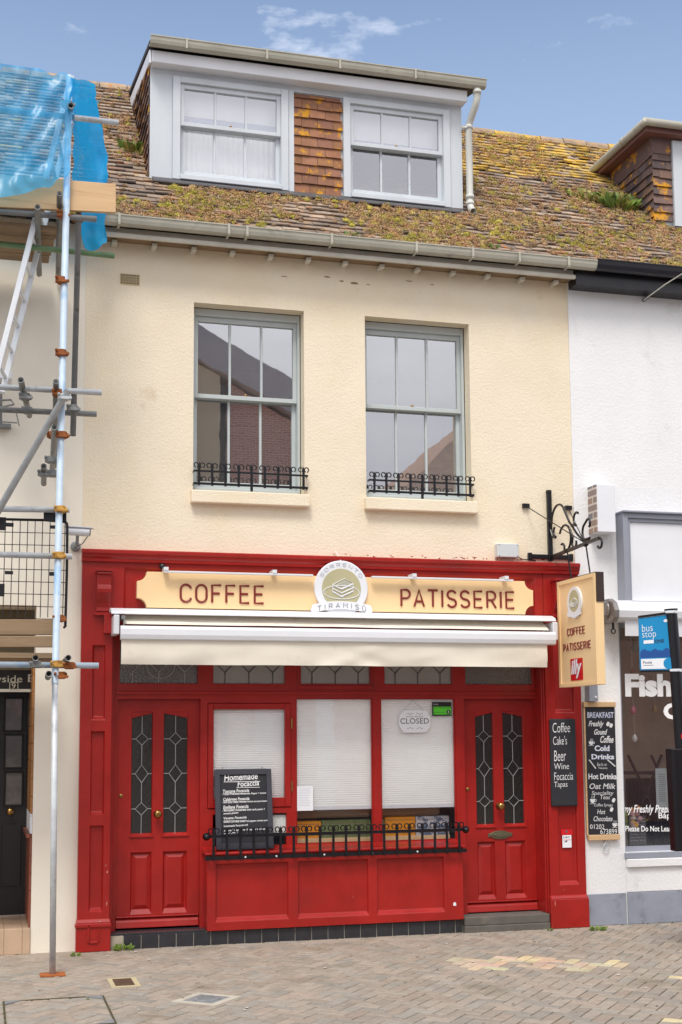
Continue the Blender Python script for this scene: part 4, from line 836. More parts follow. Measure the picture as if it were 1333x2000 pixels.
# ================================================================== HANGING SIGN
br = thing('sign_bracket', 'ornate black wrought iron bracket holding the hanging cream sign', 'bracket', (4.55, .03, 3.55))
Yw = .05
b0 = P(1072, 960, Yw); b1 = P(1074, 1092, Yw); bx = (b0.x + b1.x) / 2
m = MB(); m.box(bx - .022, bx + .022, .02, .058, b1.z - .02, b0.z); m.lathe([(.03, 0), (.03, .03)], (bx, .04, b0.z - .02), (0, 0, 1), 8); m.build('post', M_black, br, bevel=.004)
z_ = b1.z + .02; m = MB(); m.box(bx - .23, bx + .24, .03, .056, z_ - .022, z_ + .022); m.box(bx - .235, bx - .195, .026, .058, z_ - .035, z_ + .035); m.box(bx + .20, bx + .24, .026, .058, z_ - .035, z_ + .035); m.build('wall_bar', M_black, br, bevel=.004)
AL = 1.02                                                # arm length out from the wall
m = MB(); m.bar((bx, .03, z_ - .005), (bx, -AL, z_ + .03), .028, .028); m.tube([(bx, -AL + .0, z_ + .03)] + [(bx, -AL - .045 * sin(q) , z_ + .03 - .045 + .045 * cos(q)) for q in [radians(30 * i) for i in range(1, 9)]], .011, 8); m.build('arm', M_black, br)
m = MB()
def YZ(pts, r_=.011): m.tube([(bx, a, b) for a, b in pts], r_, 8, flat=1)
def spir(cy, cz, r0, a0, a1, n=16, r1=None):
    r1 = r0 if r1 is None else r1; return [(cy + (r0 + (r1 - r0) * i / n) * cos(radians(a0 + (a1 - a0) * i / n)), cz + (r0 + (r1 - r0) * i / n) * sin(radians(a0 + (a1 - a0) * i / n))) for i in range(n + 1)]
z9 = z_ + .33
YZ([(.0, z_ + .30)] + spir(-.17, z_ + .32, .16, 20, 130, 10) + [(-.40, z_ + .28), (-.56, z_ + .14), (-.68, z_ + .06)] + spir(-.77, z_ + .13, .09, 230, 400, 10) + spir(-.80, z_ + .2, .04, 60, 240, 8))
YZ([(.02, z_ + .26), (-.02, z_ + .19), (-.09, z_ + .17)] + spir(-.10, z_ + .23, .05, 270, 420, 8))
YZ(spir(-.30, z_ + .13, .13, -80, -330, 16) [::-1] + spir(-.24, z_ + .045, .045, 250, 60, 8))
YZ([(-.42, z_ + .2), (-.47, z_ + .12), (-.45, z_ + .05)] + spir(-.50, z_ + .06, .045, 0, -200, 8))
YZ([(-.46, z_ + .24), (-.54, z_ + .22)] + spir(-.56, z_ + .28, .06, -80, 130, 10))
m.build('scrollwork', M_black, br)
m = MB(); st0 = P(1027, 988, Yw); st1 = P(1110, 992, Yw); e = Vector((bx, -.72, z_ + .03))
for q in (st0, st1): m.tube([q, e], .005, 6); m.box(q.x - .035, q.x + .035, .03, .058, q.z - .02, q.z + .02)
m.build('stay', M_black, br)
hs_ = thing('hanging_sign', 'cream double sided hanging sign with coffee patisserie lettering and red logo', 'sign', (bx, -.5, 2.5))
A0 = PXp(1090, 1138, bx); A1 = PXp(1163, 1118, bx); B0 = PXp(1090, 1340, bx); B1 = PXp(1164, 1341, bx)
ya_, yb2 = A0.y, A1.y; zT = (A0.z + A1.z) / 2 ; zB = (B0.z + B1.z) / 2; T = .075
hx = bx
def HP(u, v, off=0.0): return Vector((hx - off, ya_ + (yb2 - ya_) * u, zB + (zT - zB) * v))
m = MB(); m.box(hx, hx + T, min(ya_, yb2), max(ya_, yb2), zB, zT); m.build('sign_box', M_sign, hs_, bevel=.004)
m = MB(); d_ = .012
for (u0, u1, v0, v1) in ((0, 1, .965, 1), (0, 1, 0, .03), (0, .05, .03, .965), (.95, 1, .03, .965)): m.hexa([HP(u0, v0, .001), HP(u1, v0, .001), HP(u1, v0, d_), HP(u0, v0, d_), HP(u0, v1, .001), HP(u1, v1, .001), HP(u1, v1, d_), HP(u0, v1, d_)])
m.build('rim', M_sign, hs_)
m = MB(); yy = min(ya_, yb2); m.box(hx + .002, hx + T + .004, yy - .008, yy - .001, zB + (zT - zB) * .74, zT + .004); m.box(hx - .004, hx + T + .004, yy - .004, max(ya_, yb2), zT + .001, zT + .008); m.build('dark_cap', mat('dark_brown_cap', rgb(58, 44, 40), .5), hs_)
m = MB()
for wd, v0, v1, u0, u1 in (('COFFEE', .475, .54, .235, .70), ('PATISSERIE', .335, .40, .12, .84)):
    strokes(m, wd, lambda u, v: HP(u0 + (u1 - u0) * u, v0 + (v1 - v0) * v, .003), .011, .2)
m.build('lettering', M_signtxt, hs_)
m = MB(); aspect = (zT - zB) / abs(yb2 - ya_)
def disc(m, cu, cv, ru, off, th, n=30): m.mesh([HP(cu + ru * cos(2 * pi * i / n), cv + ru / aspect * sin(2 * pi * i / n), off) for i in range(n)] + [HP(cu + ru * cos(2 * pi * i / n), cv + ru / aspect * sin(2 * pi * i / n), off + th) for i in range(n)], [tuple(range(n, 2 * n))] + [(i, (i + 1) % n, (i + 1) % n + n, i + n) for i in range(n)])
disc(m, .48, .77, .185, .001, .018); m.mesh([HP(u, v, .021) for u, v in ((.28, .655), (.36, .645), (.48, .63), (.6, .645), (.68, .655), (.65, .70), (.48, .715), (.31, .70))], [tuple(range(8))]); bg = m.build('badge', M_wpaint, hs_)
m = MB(); disc(m, .48, .785, .13, .0195, .002); m.build('badge_disc', M_olive, bg)
m = MB()
for q in ([(.40, .78), (.48, .755), (.57, .785), (.50, .81), (.40, .78)], [(.40, .765), (.48, .74), (.57, .77)], [(.37, .765), (.42, .735), (.54, .735), (.59, .765)]): m.tube([HP(a, b, .023) for a, b in q], .004, 5)
m.build('cake_emblem', M_wpaint, bg)
m = MB(); m.hexa([HP(.30, .055, .001), HP(.62, .055, .001), HP(.62, .055, .004), HP(.30, .055, .004), HP(.30, .255, .001), HP(.62, .255, .001), HP(.62, .255, .004), HP(.30, .255, .004)]); lo = m.build('logo_square', M_redsq, hs_)
m = MB(); o_ = HP(.315, .07, .0055); text(m, 'illy', o_, HP(.60, .075, .0055) - o_, HP(.315, .245, .0055) - o_, .22, .035); m.build('logo_letters', M_card, lo)
m = MB()
for u in (.28, .78):
    q = HP(u, 1.0); xq = hx + T / 2; m.tube([(xq, q.y, zT), (bx, q.y, z_ + .02)], .007, 6); m.tube([(bx, q.y - .02, z_ + .012), (bx, q.y + .02, z_ + .012)], .02, 8)
m.build('hanger_rod', M_black, hs_)
# junction box, cctv
a, b = P(966, 1063, WY), P(1008, 1091, WY); m = MB(); m.box(a.x, b.x, WY - .08, WY, b.z, a.z); jb = m.build('junction_box', mat('grey_plastic', rgb(206, 210, 212), .5, .03), None, bevel=.006, label='pale grey plastic junction box on the wall above the cornice', cat='junction box')
m = MB()
for sx in (a.x + .016, b.x - .016):
    for sz in (b.z + .014, a.z - .014): m.lathe([(.007, 0), (.005, .003)], (sx, WY - .08, sz), n=8)
m.build('screw', M_steeld, jb)
m = MB(); m.tube([(b.x, WY - .02, b.z + .02), (b.x + .06, WY - .012, b.z - .005), (b.x + .2, WY - .012, b.z - .015)], .005, 6); m.build('cable', M_black, jb)
cc = thing('security_camera', 'white bullet security camera on a bracket beside the scaffold pole', 'security camera', tuple(P(148, 1055, .0)))
q0, q1 = P(128, 1037, -.25), P(176, 1040, -.28)
m = MB(); m.tube([q0, q1], .036, 14); m.bar(q0 + Vector((-.01, 0, .038)), q1 + Vector((.03, 0, .036)), .085, .008); m.build('body', M_alum_w, cc, smooth=False)
m = MB(); m.tube([q1, q1 + (q1 - q0).normalized() * .006], .028, 14); m.build('lens', M_black, cc)
c = (q0 + q1) / 2; w0 = P(148, 1068, .06); m = MB(); m.tube([c + Vector((0, 0, -.03)), c + Vector((0, .05, -.10)), (w0.x, .058, w0.z)], .014, 8); m.lathe([(.045, 0), (.045, .02), (.03, .03)], (w0.x, .06, w0.z), n=14); m.tube([c + Vector((.09, 0, -.03)), c + Vector((.05, .06, -.09)), c + Vector((.0, .1, -.12))], .005, 6); m.build('mount', M_steeld, cc)

# ================================================================== LEFT HOUSE
lh = thing('terraced_house', 'beige rendered house behind scaffolding with black glazed door', 'house', (-1.5, .06, 0))
dx1 = P(66, 1500, .06).x; dtop = P(40, 1182, .06).z
mb = MB(); mb.plate(-3.2, -.0005, -.02, 6.5, .06, [(-1.35, dx1, -.02, dtop)]); mb.reveal(-1.35, dx1, -.02, dtop, .06, .9); mb.face([(-3.2, .06, 0), (-3.2, 8, 0), (-3.2, 8, 6.5), (-3.2, .06, 6.5)]); mb.build('wall', M_beige, lh)
roof_tiles(-3.2, -.001, PAL, noyel, 4.03).build('roof', [M_tile, M_tileY], lh)
dz = .22
m = MB(); m.plate(-1.30, dx1, dz, 2.42, .94, [(-1.2 + .17 + i * .215, -1.2 + .17 + i * .215 + .15, z, z + .40) for i in range(4) for z in (1.05, 1.55, 2.0 - .0)] if False else [])
d = m.build('door', M_bdoor, lh)
m = MB()
xr = P(66, 1450, .94).x
cols_ = [(12, 42), (55, 66)]
for cpx in cols_:
    for t_, bt_ in ((1365, 1426), (1437, 1498), (1510, 1571)):
        a, b = P(cpx[0], t_, .93), P(cpx[1], bt_, .93); m.box(a.x, b.x, .931, .935, b.z, a.z)
m.build('door_glass', mat('dusty_glass', rgb(98, 92, 90), .15, .4, 5, col2=rgb(140, 118, 120), c2scale=4), d)
m = MB()
for cpx in cols_:
    for t_, bt_ in ((1365, 1426), (1437, 1498), (1510, 1571)):
        a, b = P(cpx[0] - 3, t_ - 3, .93), P(cpx[1] + 3, bt_ + 3, .93); e = .012
        m.box(a.x, b.x, .91, .939, a.z - e, a.z).box(a.x, b.x, .91, .939, b.z, b.z + e).box(a.x, a.x + e, .911, .939, b.z, a.z).box(b.x - e, b.x, .911, .939, b.z, a.z)
for cpx in ((5, 40), (47, 66)): a, b = P(cpx[0], 1610, .93), P(cpx[1], 1730, .93); m.box(a.x, b.x, .92, .939, b.z, a.z)
m.build('moulding', M_bdoor, d, bevel=.003)
m = MB(); c = P(20, 1585, .93); m.lathe([(.03, 0), (.012, .01), (.012, .03), (.035, .045), (.034, .06), (.015, .072)], c, n=16); m.build('door_knob', M_brass, d, smooth=True)
xj = dx1
for z0_, z1_, mt in ((.22, 1.0, M_redtile), (1.0, 1.17, M_card), (1.17, 2.55, M_caramel)):
    m = MB(); z = z0_
    while z < z1_ - .01:
        ze = min(z + .15, z1_); yy_ = .075
        while yy_ < .93: m.box(xj - .02, xj - .001, yy_, min(yy_ + .148, .935), z + .001, ze - .002); yy_ += .15
        z += .15
    m.build('jamb_tiles', mt, lh, bevel=.002)
m = MB(); m.box(xj - .05, xj - .0205, .07, .93, .965, 1.0); m.build('dado_rail', M_redtile, lh)
m = MB()
for i in range(8):
    xx = -1.35 + i * .15
    if xx < dx1 - .03:
        for j in range(6): m.box(xx, min(xx + .148, dx1 - .003), .062 + j * .15, .062 + j * .15 + .148, .195, .212)
        m.box(xx, min(xx + .148, dx1 - .003), .046, .0605, .0, .208)
m.build('doorstep', M_floor, lh, bevel=.002)
m = MB(); m.box(-1.34, dx1 - .003, .063, .94, 0, .194); m.build('step_core', M_conc, lh)
a, b = P(-60, 1309, .5), P(66, 1345, .5)
hn = thing('name_sign', 'black sign with cream name lettering and number nine over the door', 'sign', (b.x - .2, .5, b.z))
m = MB(); m.box(a.x, min(b.x, dx1 - .004), .5, .52, b.z, a.z); m.build('board', M_bdoor, hn)
m = MB(); textp(m, 'yside', -8, 44, 1319, 1340 - 3, .497); textp(m, 'B', 55, 72, 1317, 1332, .497); textp(m, '9', 23, 31, 1334, 1345, .497); a2, b2 = P(19, 1332, .497), P(36, 1347, .497); e = .006
m.box(a2.x, b2.x, .4955, .4968, a2.z - e, a2.z).box(a2.x, b2.x, .4955, .4968, b2.z, b2.z + e).box(a2.x, a2.x + e, .4956, .4968, b2.z, a2.z).box(b2.x - e, b2.x, .4956, .4968, b2.z, a2.z); m.build('lettering', mat('cream_letter', rgb(206, 200, 180), .6), hn)
m = MB(); m.box(-1.34, dx1 - .002, .49, .94, a.z + .003, dtop - .002); m.build('fanlight_panel', mat('olive_panel', rgb(116, 106, 84), .8), lh)
m = MB(); m.box(-1.3, dx1 - .022, .50, .53, b.z - .03, b.z - .004); m.build('pale_bar', M_soffit, lh)
# white floodlight left edge
fl = thing('floodlight', 'white wall lamp with bent metal bracket cut off by the photo edge', 'lamp', tuple(P(0, 780, .0)))
a, b = P(-30, 727, -.25), P(24, 747, -.25); m = MB(); m.box(a.x, b.x, -.35, -.1, b.z, a.z); m.build('housing', M_alum_w, fl, bevel=.01)
m = MB(); q = [P(-20, 783, -.2), P(22, 781, -.2), P(28, 790, -.2), P(-5, 797, -.1)]; m.tube(q, .009, 6); m.tube([P(3, 750, -.2), P(2, 830, .05)], .012, 6); m.tube([P(-5, 823, -.1), P(34, 826, -.1)], .006, 6); m.tube([P(31, 800, -.1), P(38, 832, -.1)], .006, 6); m.box(P(-30, 833, .02).x, P(22, 833, .02).x, -.03, .05, P(0, 836, .02).z, P(0, 829, .02).z); m.build('bracket', M_steeld, fl)

# ================================================================== SCAFFOLD
SY = -1.04
sc = thing('scaffold', 'galvanised tube scaffold with rusty couplers in front of the beige house', 'scaffold', (-.255, SY, 0))
TR = .0242
def tube_part(nm, a, b, mt=M_steel, r=TR, n=14, hollow=.8): m = MB(); m.tube([a, b], r, n, hollow=hollow); return m.build(nm, mt, sc, smooth=True)
base = PG(103, 1905); bxs = base.x
top_ = Vector((P(136, 148, SY).x, SY, P(136, 148, SY).z)); jn = P(108, 1335, SY)
m = MB(); m.tube([(base.x, SY, .012), jn], TR, 16); m.build('standard', M_steel, sc, smooth=True)
m = MB(); m.tube([jn, top_], .0275, 16, hollow=.8); m.build('standard', M_steelb, sc, smooth=True)
m = MB(); m.box(base.x - .095, base.x + .095, SY - .075, SY + .075, .002, .012); m.build('base_plate', M_rustplate, sc)
tube_part('standard', P(155, 392, SY + .12), P(143, 851, SY + .12), M_steeld)
def led(x0, y0, x1, y1, Y, mt=M_steel, r=TR): return tube_part('ledger', P(x0 - 260, y0 - 260 * (y1 - y0) / (x1 - x0), Y), P(x1, y1, Y), mt, r)
led(0, 213, 232, 240, SY + .06); led(0, 413, 189, 428, SY + .07, M_steeld); led(100, 487, 224, 500, SY + .35, mat('green_tinted_tube', rgb(120, 150, 110), .5, .3, 6, metal=.3)); led(0, 756, 199, 767, SY + .06); led(0, 800, 189, 809, SY + .2, M_steeld)
led(0, 994, 136, 996, SY + .06); led(0, 1083, 141, 1087, SY + .06); led(0, 1298, 193, 1300, SY + .06, M_steelb)
tube_part('brace', P(132, 764, SY - .06), P(-40, 1062, SY - .06), M_steel, .027)
def trans(px, py, Y0, qx, qy, Y1, mt=M_steeld): return tube_part('transom', P(px, py, Y0), P(qx, qy, Y1), mt)
trans(117, 378, SY - .12, 114, 545, .02); trans(74, 404, SY - .15, 77, 536, -.1); trans(41, 742, SY - .12, 58, 812, -.35); trans(110, 745, SY - .1, 107, 910, .02, M_steeld); trans(107, 834, SY - .12, 102, 928, -.1); trans(86, 910, -.6, 86, 945, -.3)
trans(70, 1285, SY - .18, 67, 1292, -.6); trans(134, 1285, SY - .18, 127, 1292, -.6); trans(96, 1316, SY - .16, 94, 1323, -.6); trans(139, 206, SY - .16, 132, 240, -.5)
def coup(px, py, Y, mt=M_rust, s=.034, ang=0.0):
    c = P(px, py, Y); m = MB(); m.tube([c + Vector((0, 0, -.028)), c + Vector((0, 0, .028))], s + .004, 14); m.tube([c + Vector((-.05, .01, 0)), c + Vector((.05, .01, 0))], .022, 10); m.lathe([(.013, 0), (.013, .03), (.008, .031), (.008, .045)], c + Vector((-.045, -.03, .012)), n=6); m.lathe([(.012, 0), (.012, .03)], c + Vector((.048, -.025, -.012)), n=6); m.bar(c + Vector((-.05, -.036, -.012)), c + Vector((.05, -.036, -.012)), .012, .024)
    m.build('coupler', mt, sc, bevel=.002)
coup(133, 205, SY, M_steeld); coup(124, 420, SY + .03); coup(121, 548, SY); coup(152, 427, SY + .12, M_rust); coup(115, 768, SY); coup(126, 776, SY - .05, M_steel, .03); coup(122, 850, SY); coup(143, 798, SY + .12, M_steeld)
coup(119, 995, SY, M_yclamp); coup(116, 1085, SY, M_yclamp); coup(112, 1297, SY, M_yclamp); coup(116, 1208, SY + .05); coup(119, 1319, SY + .02); coup(136, 1300, SY + .0, M_rust); coup(71, 1298, SY + .0, M_steeld); coup(104, 850, SY + .15); coup(100, 898, SY + .3, M_steeld); coup(103, 925, SY + .4, M_steeld); coup(86, 925, -.5, M_steeld); coup(50, 775, SY + .1, M_steeld); coup(55, 802, SY + .3, M_steeld); coup(121, 690, SY)
# boards
def board(x0, y0t, y0b, x1, y1t, y1b, Y, th, mt, lab):
    a, b, c, d = P(x0, y0b, Y), P(x1, y1b, Y), P(x1, y1t, Y), P(x0, y0t, Y); o = Vector((0, th, 0)); m = MB(); m.hexa([a, b, b + o, a + o, d, c, c + o, d + o]); return m.build('timber_board', mt, None, bevel=.004, label=lab, cat='board', group='timber boards on the scaffold')
board(-200, 325, 395, 227, 359, 415, SY + .04, .035, M_ply, 'new pale toe board at the top of the scaffold partly under blue net')
board(-200, 1208, 1240, 105, 1210, 1240, SY + .1, .04, M_oldwood, 'weathered toe board directly below the black mesh panel')
board(-200, 1242, 1264, 104, 1242, 1264, SY + .1, .04, M_oldwood, 'weathered middle toe board under the one touching the mesh panel')
m = MB(); a = P(-200, 1282, SY + .05); b = P(106, 1284, SY + .05); m.box(a.x, b.x, SY + .05, -.15, b.z - .005, b.z + .035); m.build('timber_deck', M_oldwood, None, label='lowest weathered timber deck just above the lower scaffold tube', cat='board', group='timber boards on the scaffold')
m = MB(); a = P(-200, 440, SY + .15); b = P(112, 450, SY + .15); z = P(60, 440, SY + .15).z
for i in range(4): m.box(a.x, b.x - .01 * i, SY + .17 + i * .2, SY + .36 + i * .2, z - .02, z + .02)
m.build('timber_deck', M_oldwood, None, label='brown upper scaffold deck seen from below behind the ladder top', cat='board', group='timber boards on the scaffold')
# ladder
ld = thing('ladder', 'aluminium ladder leaning steeply inside the scaffold through the blue net', 'ladder', tuple(P(-20, 760, SY + .3)))
yF_, yB_ = SY + .20, SY + .56
lt_, lb_ = P(140, 150, yF_), P(-10, 745, yF_)
for yy in (yF_, yB_):
    m = MB(); o = Vector(((yy - yF_) * .18, yy - yF_, 0)); m.bar(lb_ + o, lt_ + o, .046, .068, (0, 1, 0)); m.build('stile', M_alu, ld, bevel=.004)
n = 12; L_ = (lt_ - lb_).length
for i in range(n):
    q = lb_.lerp(lt_, (i + .6) / n); m = MB(); m.tube([q + Vector((0, -.02, 0)), q + Vector(((yB_ - yF_) * .18, yB_ - yF_ + .02, 0))], .016, 10); m.build('rung', M_alu, ld, smooth=True)
# mesh guard
mg = thing('brick_guard', 'black wire mesh guard panel with rounded corner behind the scaffold pole', 'mesh guard', tuple(P(60, 1215, SY + .1)))
yg = SY + .12
m = MB(); 
for i in range(-6, 9):
    x0_ = 10 + i * 14.6
    m.tube([P(x0_ + 1, 1017, yg), P(x0_ - 4, 1206, yg)], .0036, 5)
for j in range(9): m.tube([P(-90, 1013 + j * 24, yg), P(131 - j * .5, 1018 + j * 24, yg)], .0034, 5)
m.build('mesh', M_black, mg)
m = MB(); m.tube([P(-90, 1012, yg), P(90, 1016, yg), P(126, 1019, yg), P(131, 1022, yg), P(132, 1028, yg), P(131, 1120, yg), P(128, 1224, yg), P(124, 1226, yg)], .011, 8); m.build('edge_bar', M_black, mg)
m = MB()
for q in ((-3, 1010, 12, 1036), (12, 1021, 27, 1029), (98, 1026, 112, 1033), (10, 1115, 26, 1122), (97, 1117, 112, 1125), (-10, 1140, 9, 1165), (86, 990, 130, 1018)):
    a, b = P(q[0], q[1], yg - .01), P(q[2], q[3], yg - .01); m = MB(); m.box(a.x, b.x, yg - .015, yg - .008, b.z, a.z); m.build('plate', M_black, mg)
# net
def sheet(cols, nu, nv, amp, lab, mt=None):
    def cat(p, t):
        k = len(p) - 1; f = t * k; i = min(int(f), k - 1); u = f - i; g = lambda j: p[max(0, min(k, j))]
        a, b, c, d = g(i - 1), g(i), g(i + 1), g(i + 2); return (b * 2 + (c - a) * u + (a * 2 - b * 5 + c * 4 - d) * u * u + (b * 3 - a - c * 3 + d) * u ** 3) * .5
    pc = [[P(*q) for q in c] for c in cols]; vs = []
    for j in range(nv + 1):
        for i in range(nu + 1):
            p = cat([cat(c, j / nv) for c in pc], i / nu); e = 1.2 * (1 - 2 * abs(noise.noise((p.x * 2.5 + p.z, p.z * 1.6, 1)))) + .9 * (1 - 2.2 * abs(noise.noise((p.x * 6 - p.z * 3, p.z * 4, 7)))) + .5 * noise.noise((p.x * 16, p.z * 11, 3)); ed = abs(2 * i / nu - 1) ** 6 + abs(2 * j / nv - 1) ** 6; vs.append(p + Vector((ed * .05 * noise.noise((p.z * 7, 4, 1)), e * amp, e * amp * .3 + ed * .05 * noise.noise((p.x * 9, 2, 5)))))
    fs = [(j * (nu + 1) + i, j * (nu + 1) + i + 1, (j + 1) * (nu + 1) + i + 1, (j + 1) * (nu + 1) + i) for j in range(nv) for i in range(nu)]
    mb = MB(); mb.mesh(vs, fs); return mb.build('debris_net', mt or M_net, None, smooth=True, label=lab, cat='debris net', group='blue debris nets over the roof')
yn = SY - .1
sheet([[(-260, 84, yn), (-260, 240, yn), (-260, 400, yn - .05)], [(-100, 106, yn), (-100, 240, yn), (-100, 398, yn - .05)], [(0, 122, yn), (0, 250, yn), (0, 386, yn - .04)], [(75, 134, yn), (70, 260, yn), (72, 368, yn - .02)], [(142, 150, yn), (140, 250, yn + .01), (139, 346, yn)]], 60, 30, .03, 'blue translucent debris net stretched in front of the upper scaffold')
sheet([[(140, 150, yn), (143, 270, yn + .15), (146, 380, -.75), (162, 470, -.42)], [(165, 154, -.85), (166, 275, -.62), (168, 390, -.52), (168, 486, -.36)], [(183, 163, -.6), (200, 285, -.45), (200, 400, -.40), (190, 488, -.33)], [(180, 162, -.45), (207, 285, -.38), (209, 400, -.36), (206, 470, -.31)]], 24, 40, .03, 'crumpled blue net flap hanging over the end of the gutter', M_net2)
sheet([[(155, 200, -.3), (160, 300, -.3), (165, 400, -.3)], [(175, 190, -.3), (185, 300, -.3), (190, 400, -.3)], [(188, 195, -.28), (204, 300, -.28), (206, 400, -.3)]], 16, 24, .03, 'second fold of blue net behind the hanging flap')

# ================================================================== RIGHT HOUSE
rh = thing('terraced_house', 'white rendered fish shop house with black gutter and tile hung dormer', 'house', (7, .04, 0))
RY = .04
sx0 = P(1208, 1215, RY + .0).x; swt = P(1260, 1215, RY).z; swb = P(1225, 1665, RY).z
mb = MB(); mb.plate(4.7505, 9.5, -.02, 6.5, RY, [(sx0, 8.2, swb, swt)]); mb.reveal(sx0, 8.2, swb, swt, RY, .12); mb.face([(4.7505, RY, -.02), (4.7505, RY, 6.5), (4.7505, .3, 6.5), (4.7505, .3, -.02)]); mb.face([(9.5, RY, 0), (9.5, 8, 0), (9.5, 8, 6.5), (9.5, RY, 6.5)]); mb.build('wall', M_white, rh)
zp = P(1280, 1741, RY).z; xk = P(1225, 1780, RY).x
mb = MB(); mb.box(4.772, xk - .008, RY - .012, RY - .0005, 0, zp).box(xk + .006, 9.5, RY - .02, RY - .0005, 0, zp); mb.build('plinth', M_plinth, rh, bevel=.004)
mb = MB(); mb.box(xk + .004, 9.5, RY - .018, RY - .0005, zp + .003, swb - .14).box(xk - .0, 9.5, RY - .05, RY - .0005, swb - .139, swb - .06); mb.build('lower_panel', M_white, rh, bevel=.006)
roof_tiles(HW + .003, 9.5, PAL, yel).build('roof', [M_tile, M_tileY], rh)
mb = MB(); gutter(mb, 4.935, 9.5, -.265, 6.475, h=.11); mb.build('gutter', M_blackgut, rh)
mb = MB(); mb.box(4.757, 9.5, -.14, RY - .001, 6.24, 6.42); mb.build('fascia', M_blackgut, rh)
mb = MB(); mb.box(sx0, 8.2, RY + .06, RY + .11, swb, swb + .05).box(sx0, sx0 + .04, RY + .06, RY + .11, swb + .05, swt).box(sx0 + .04, 8.2, RY + .06, RY + .11, swt - .05, swt).box(sx0 - .01, 8.2, RY - .04, RY + .059, swb - .058, swb - .002)
fw_ = mb.build('shop_window', M_frame, rh, bevel=.004)
pane('pane', sx0 + .03, 8.2, swb + .04, swt - .04, RY + .09, glassmat('fish_shop_glass', (.86, .84, .82, 1), .17, .02, .03, 2), fw_)
yl = RY + .085
m = MB()
for a_ in (('Fish', 1222, 1313, 1316, 1361, yl, 0, .05), ('Chips', 1297, 1400, 1373, 1414, yl, 0, .05), ('my Freshly Prepared', 1218, 1330, 1572, 1592, yl, .3, .012), ('Baps', 1287, 1317, 1587, 1602, yl, 0, .01), ('Please Do Not Lean', 1222, 1312, 1613, 1624, yl, 0, .012)):
    m = MB(); textp(m, *a_); m.build('lettering', M_vinyl, fw_)
mb = MB(); room(sx0 + .02, 8.3, RY + .13, 1.5, .1, swt + .05); mb.build('room_shell', mat('brown_interior', rgb(200, 184, 164), .9, .3, 1.2), rh)
# blank fascia panel
f0 = P(1202, 1006, RY); f1 = P(1202, 1178, RY)
mb = MB(); x = f0.x; mb.box(x, x + .055, RY - .16, RY - .001, f1.z, f0.z).box(x + .055, 9.4, RY - .16, RY - .001, f0.z - .05, f0.z).box(x + .055, x + .085, RY - .14, RY - .001, f1.z, f0.z - .05).box(x + .085, 9.4, RY - .14, RY - .001, f0.z - .085, f0.z - .05).box(x - .01, 9.4, RY - .19, RY - .001, f0.z + .001, f0.z + .02)
mb.box(x + .06, 9.4, RY - .18, RY - .001, f1.z - .03, f1.z + .01); pf = mb.build('sign_frame', M_frame, rh, bevel=.004)
mb = MB(); mb.box(x + .086, 9.4, RY - .12, RY - .002, f1.z + .011, f0.z - .086); mb.build('blank_panel', M_wpaint, pf)
# dormer on the right roof
nd = thing('temp', 'x', 'x'); bpy.data.objects.remove(nd)
NY = .84; nx, nz = 5.62, 7.28
c_ = P(1313, 455, NY); nx = P(1277, 350, NY).x; nz = RP(0, (NY - E0.y) / UC).z; qg = P(1262, 236, NY - .2); nt_ = qg.z - .085; OV = nx - qg.x
m = MB(); m.plate(nx, 8.6, nz, nt_ + .0, NY, []); m.box(nx + .22, nx + .34, NY - .05, NY - .001, nz, nt_ - .02)
ndm = m.build('dormer', M_dormer, rh)
def chk2(x):
    yb = NY + (2.2 - x); return (max(0, (E0.z + (yb - E0.y) * US / UC) - nz + .02), nt_ - nz)
m = MB(); hung(m, (nx - .002, NY + 2.2, nz), (0, -1, 0), (-1, 0, 0), 2.215, nt_ - nz - .2, HUNGDK, chk2); hung(m, (nx - .02, NY - .004, nz + .05), (1, 0, 0), (0, -1, 0), .235, nt_ - nz - .2, HUNGDK)
m.col = (.16, .10, .09); m.box(nx - .022, nx - .003, NY - .02, NY + 2.0, nt_ - .18, nt_); m.box(nx - .0021, nx + .215, NY - .022, NY - .002, nt_ - .18, nt_); m.build('cheek', M_hung, ndm)
zz = nt_; m = MB(); m.hexa([(nx - OV + .03, NY - .14, zz), (8.7, NY - .14, zz), (8.7, NY + 2, zz), (nx - OV + .03, NY + 2, zz), (nx - OV + .03, NY - .14, zz + .10), (8.7, NY - .14, zz + .10), (8.7, NY + 2, zz + .1), (nx - OV + .03, NY + 2, zz + .1)]); m.build('flat_roof', mat('brown_paint', rgb(120, 82, 76), .6, .1), ndm)
m = MB(); m.tube([(nx - OV, NY - .2, zz + .085), (nx - OV, NY + 2.0, zz + .085)], .042, 12); m.tube([(nx - OV, NY - .19, zz + .085), (8.7, NY - .19, zz + .085)], .042, 12)
for yy in (NY + .3, NY + 1.2): m.tube([(nx - OV, yy, zz + .085), (nx - OV, yy + .03, zz + .085)], .048, 12)
m.build('gutter', M_gutter, ndm, smooth=True)
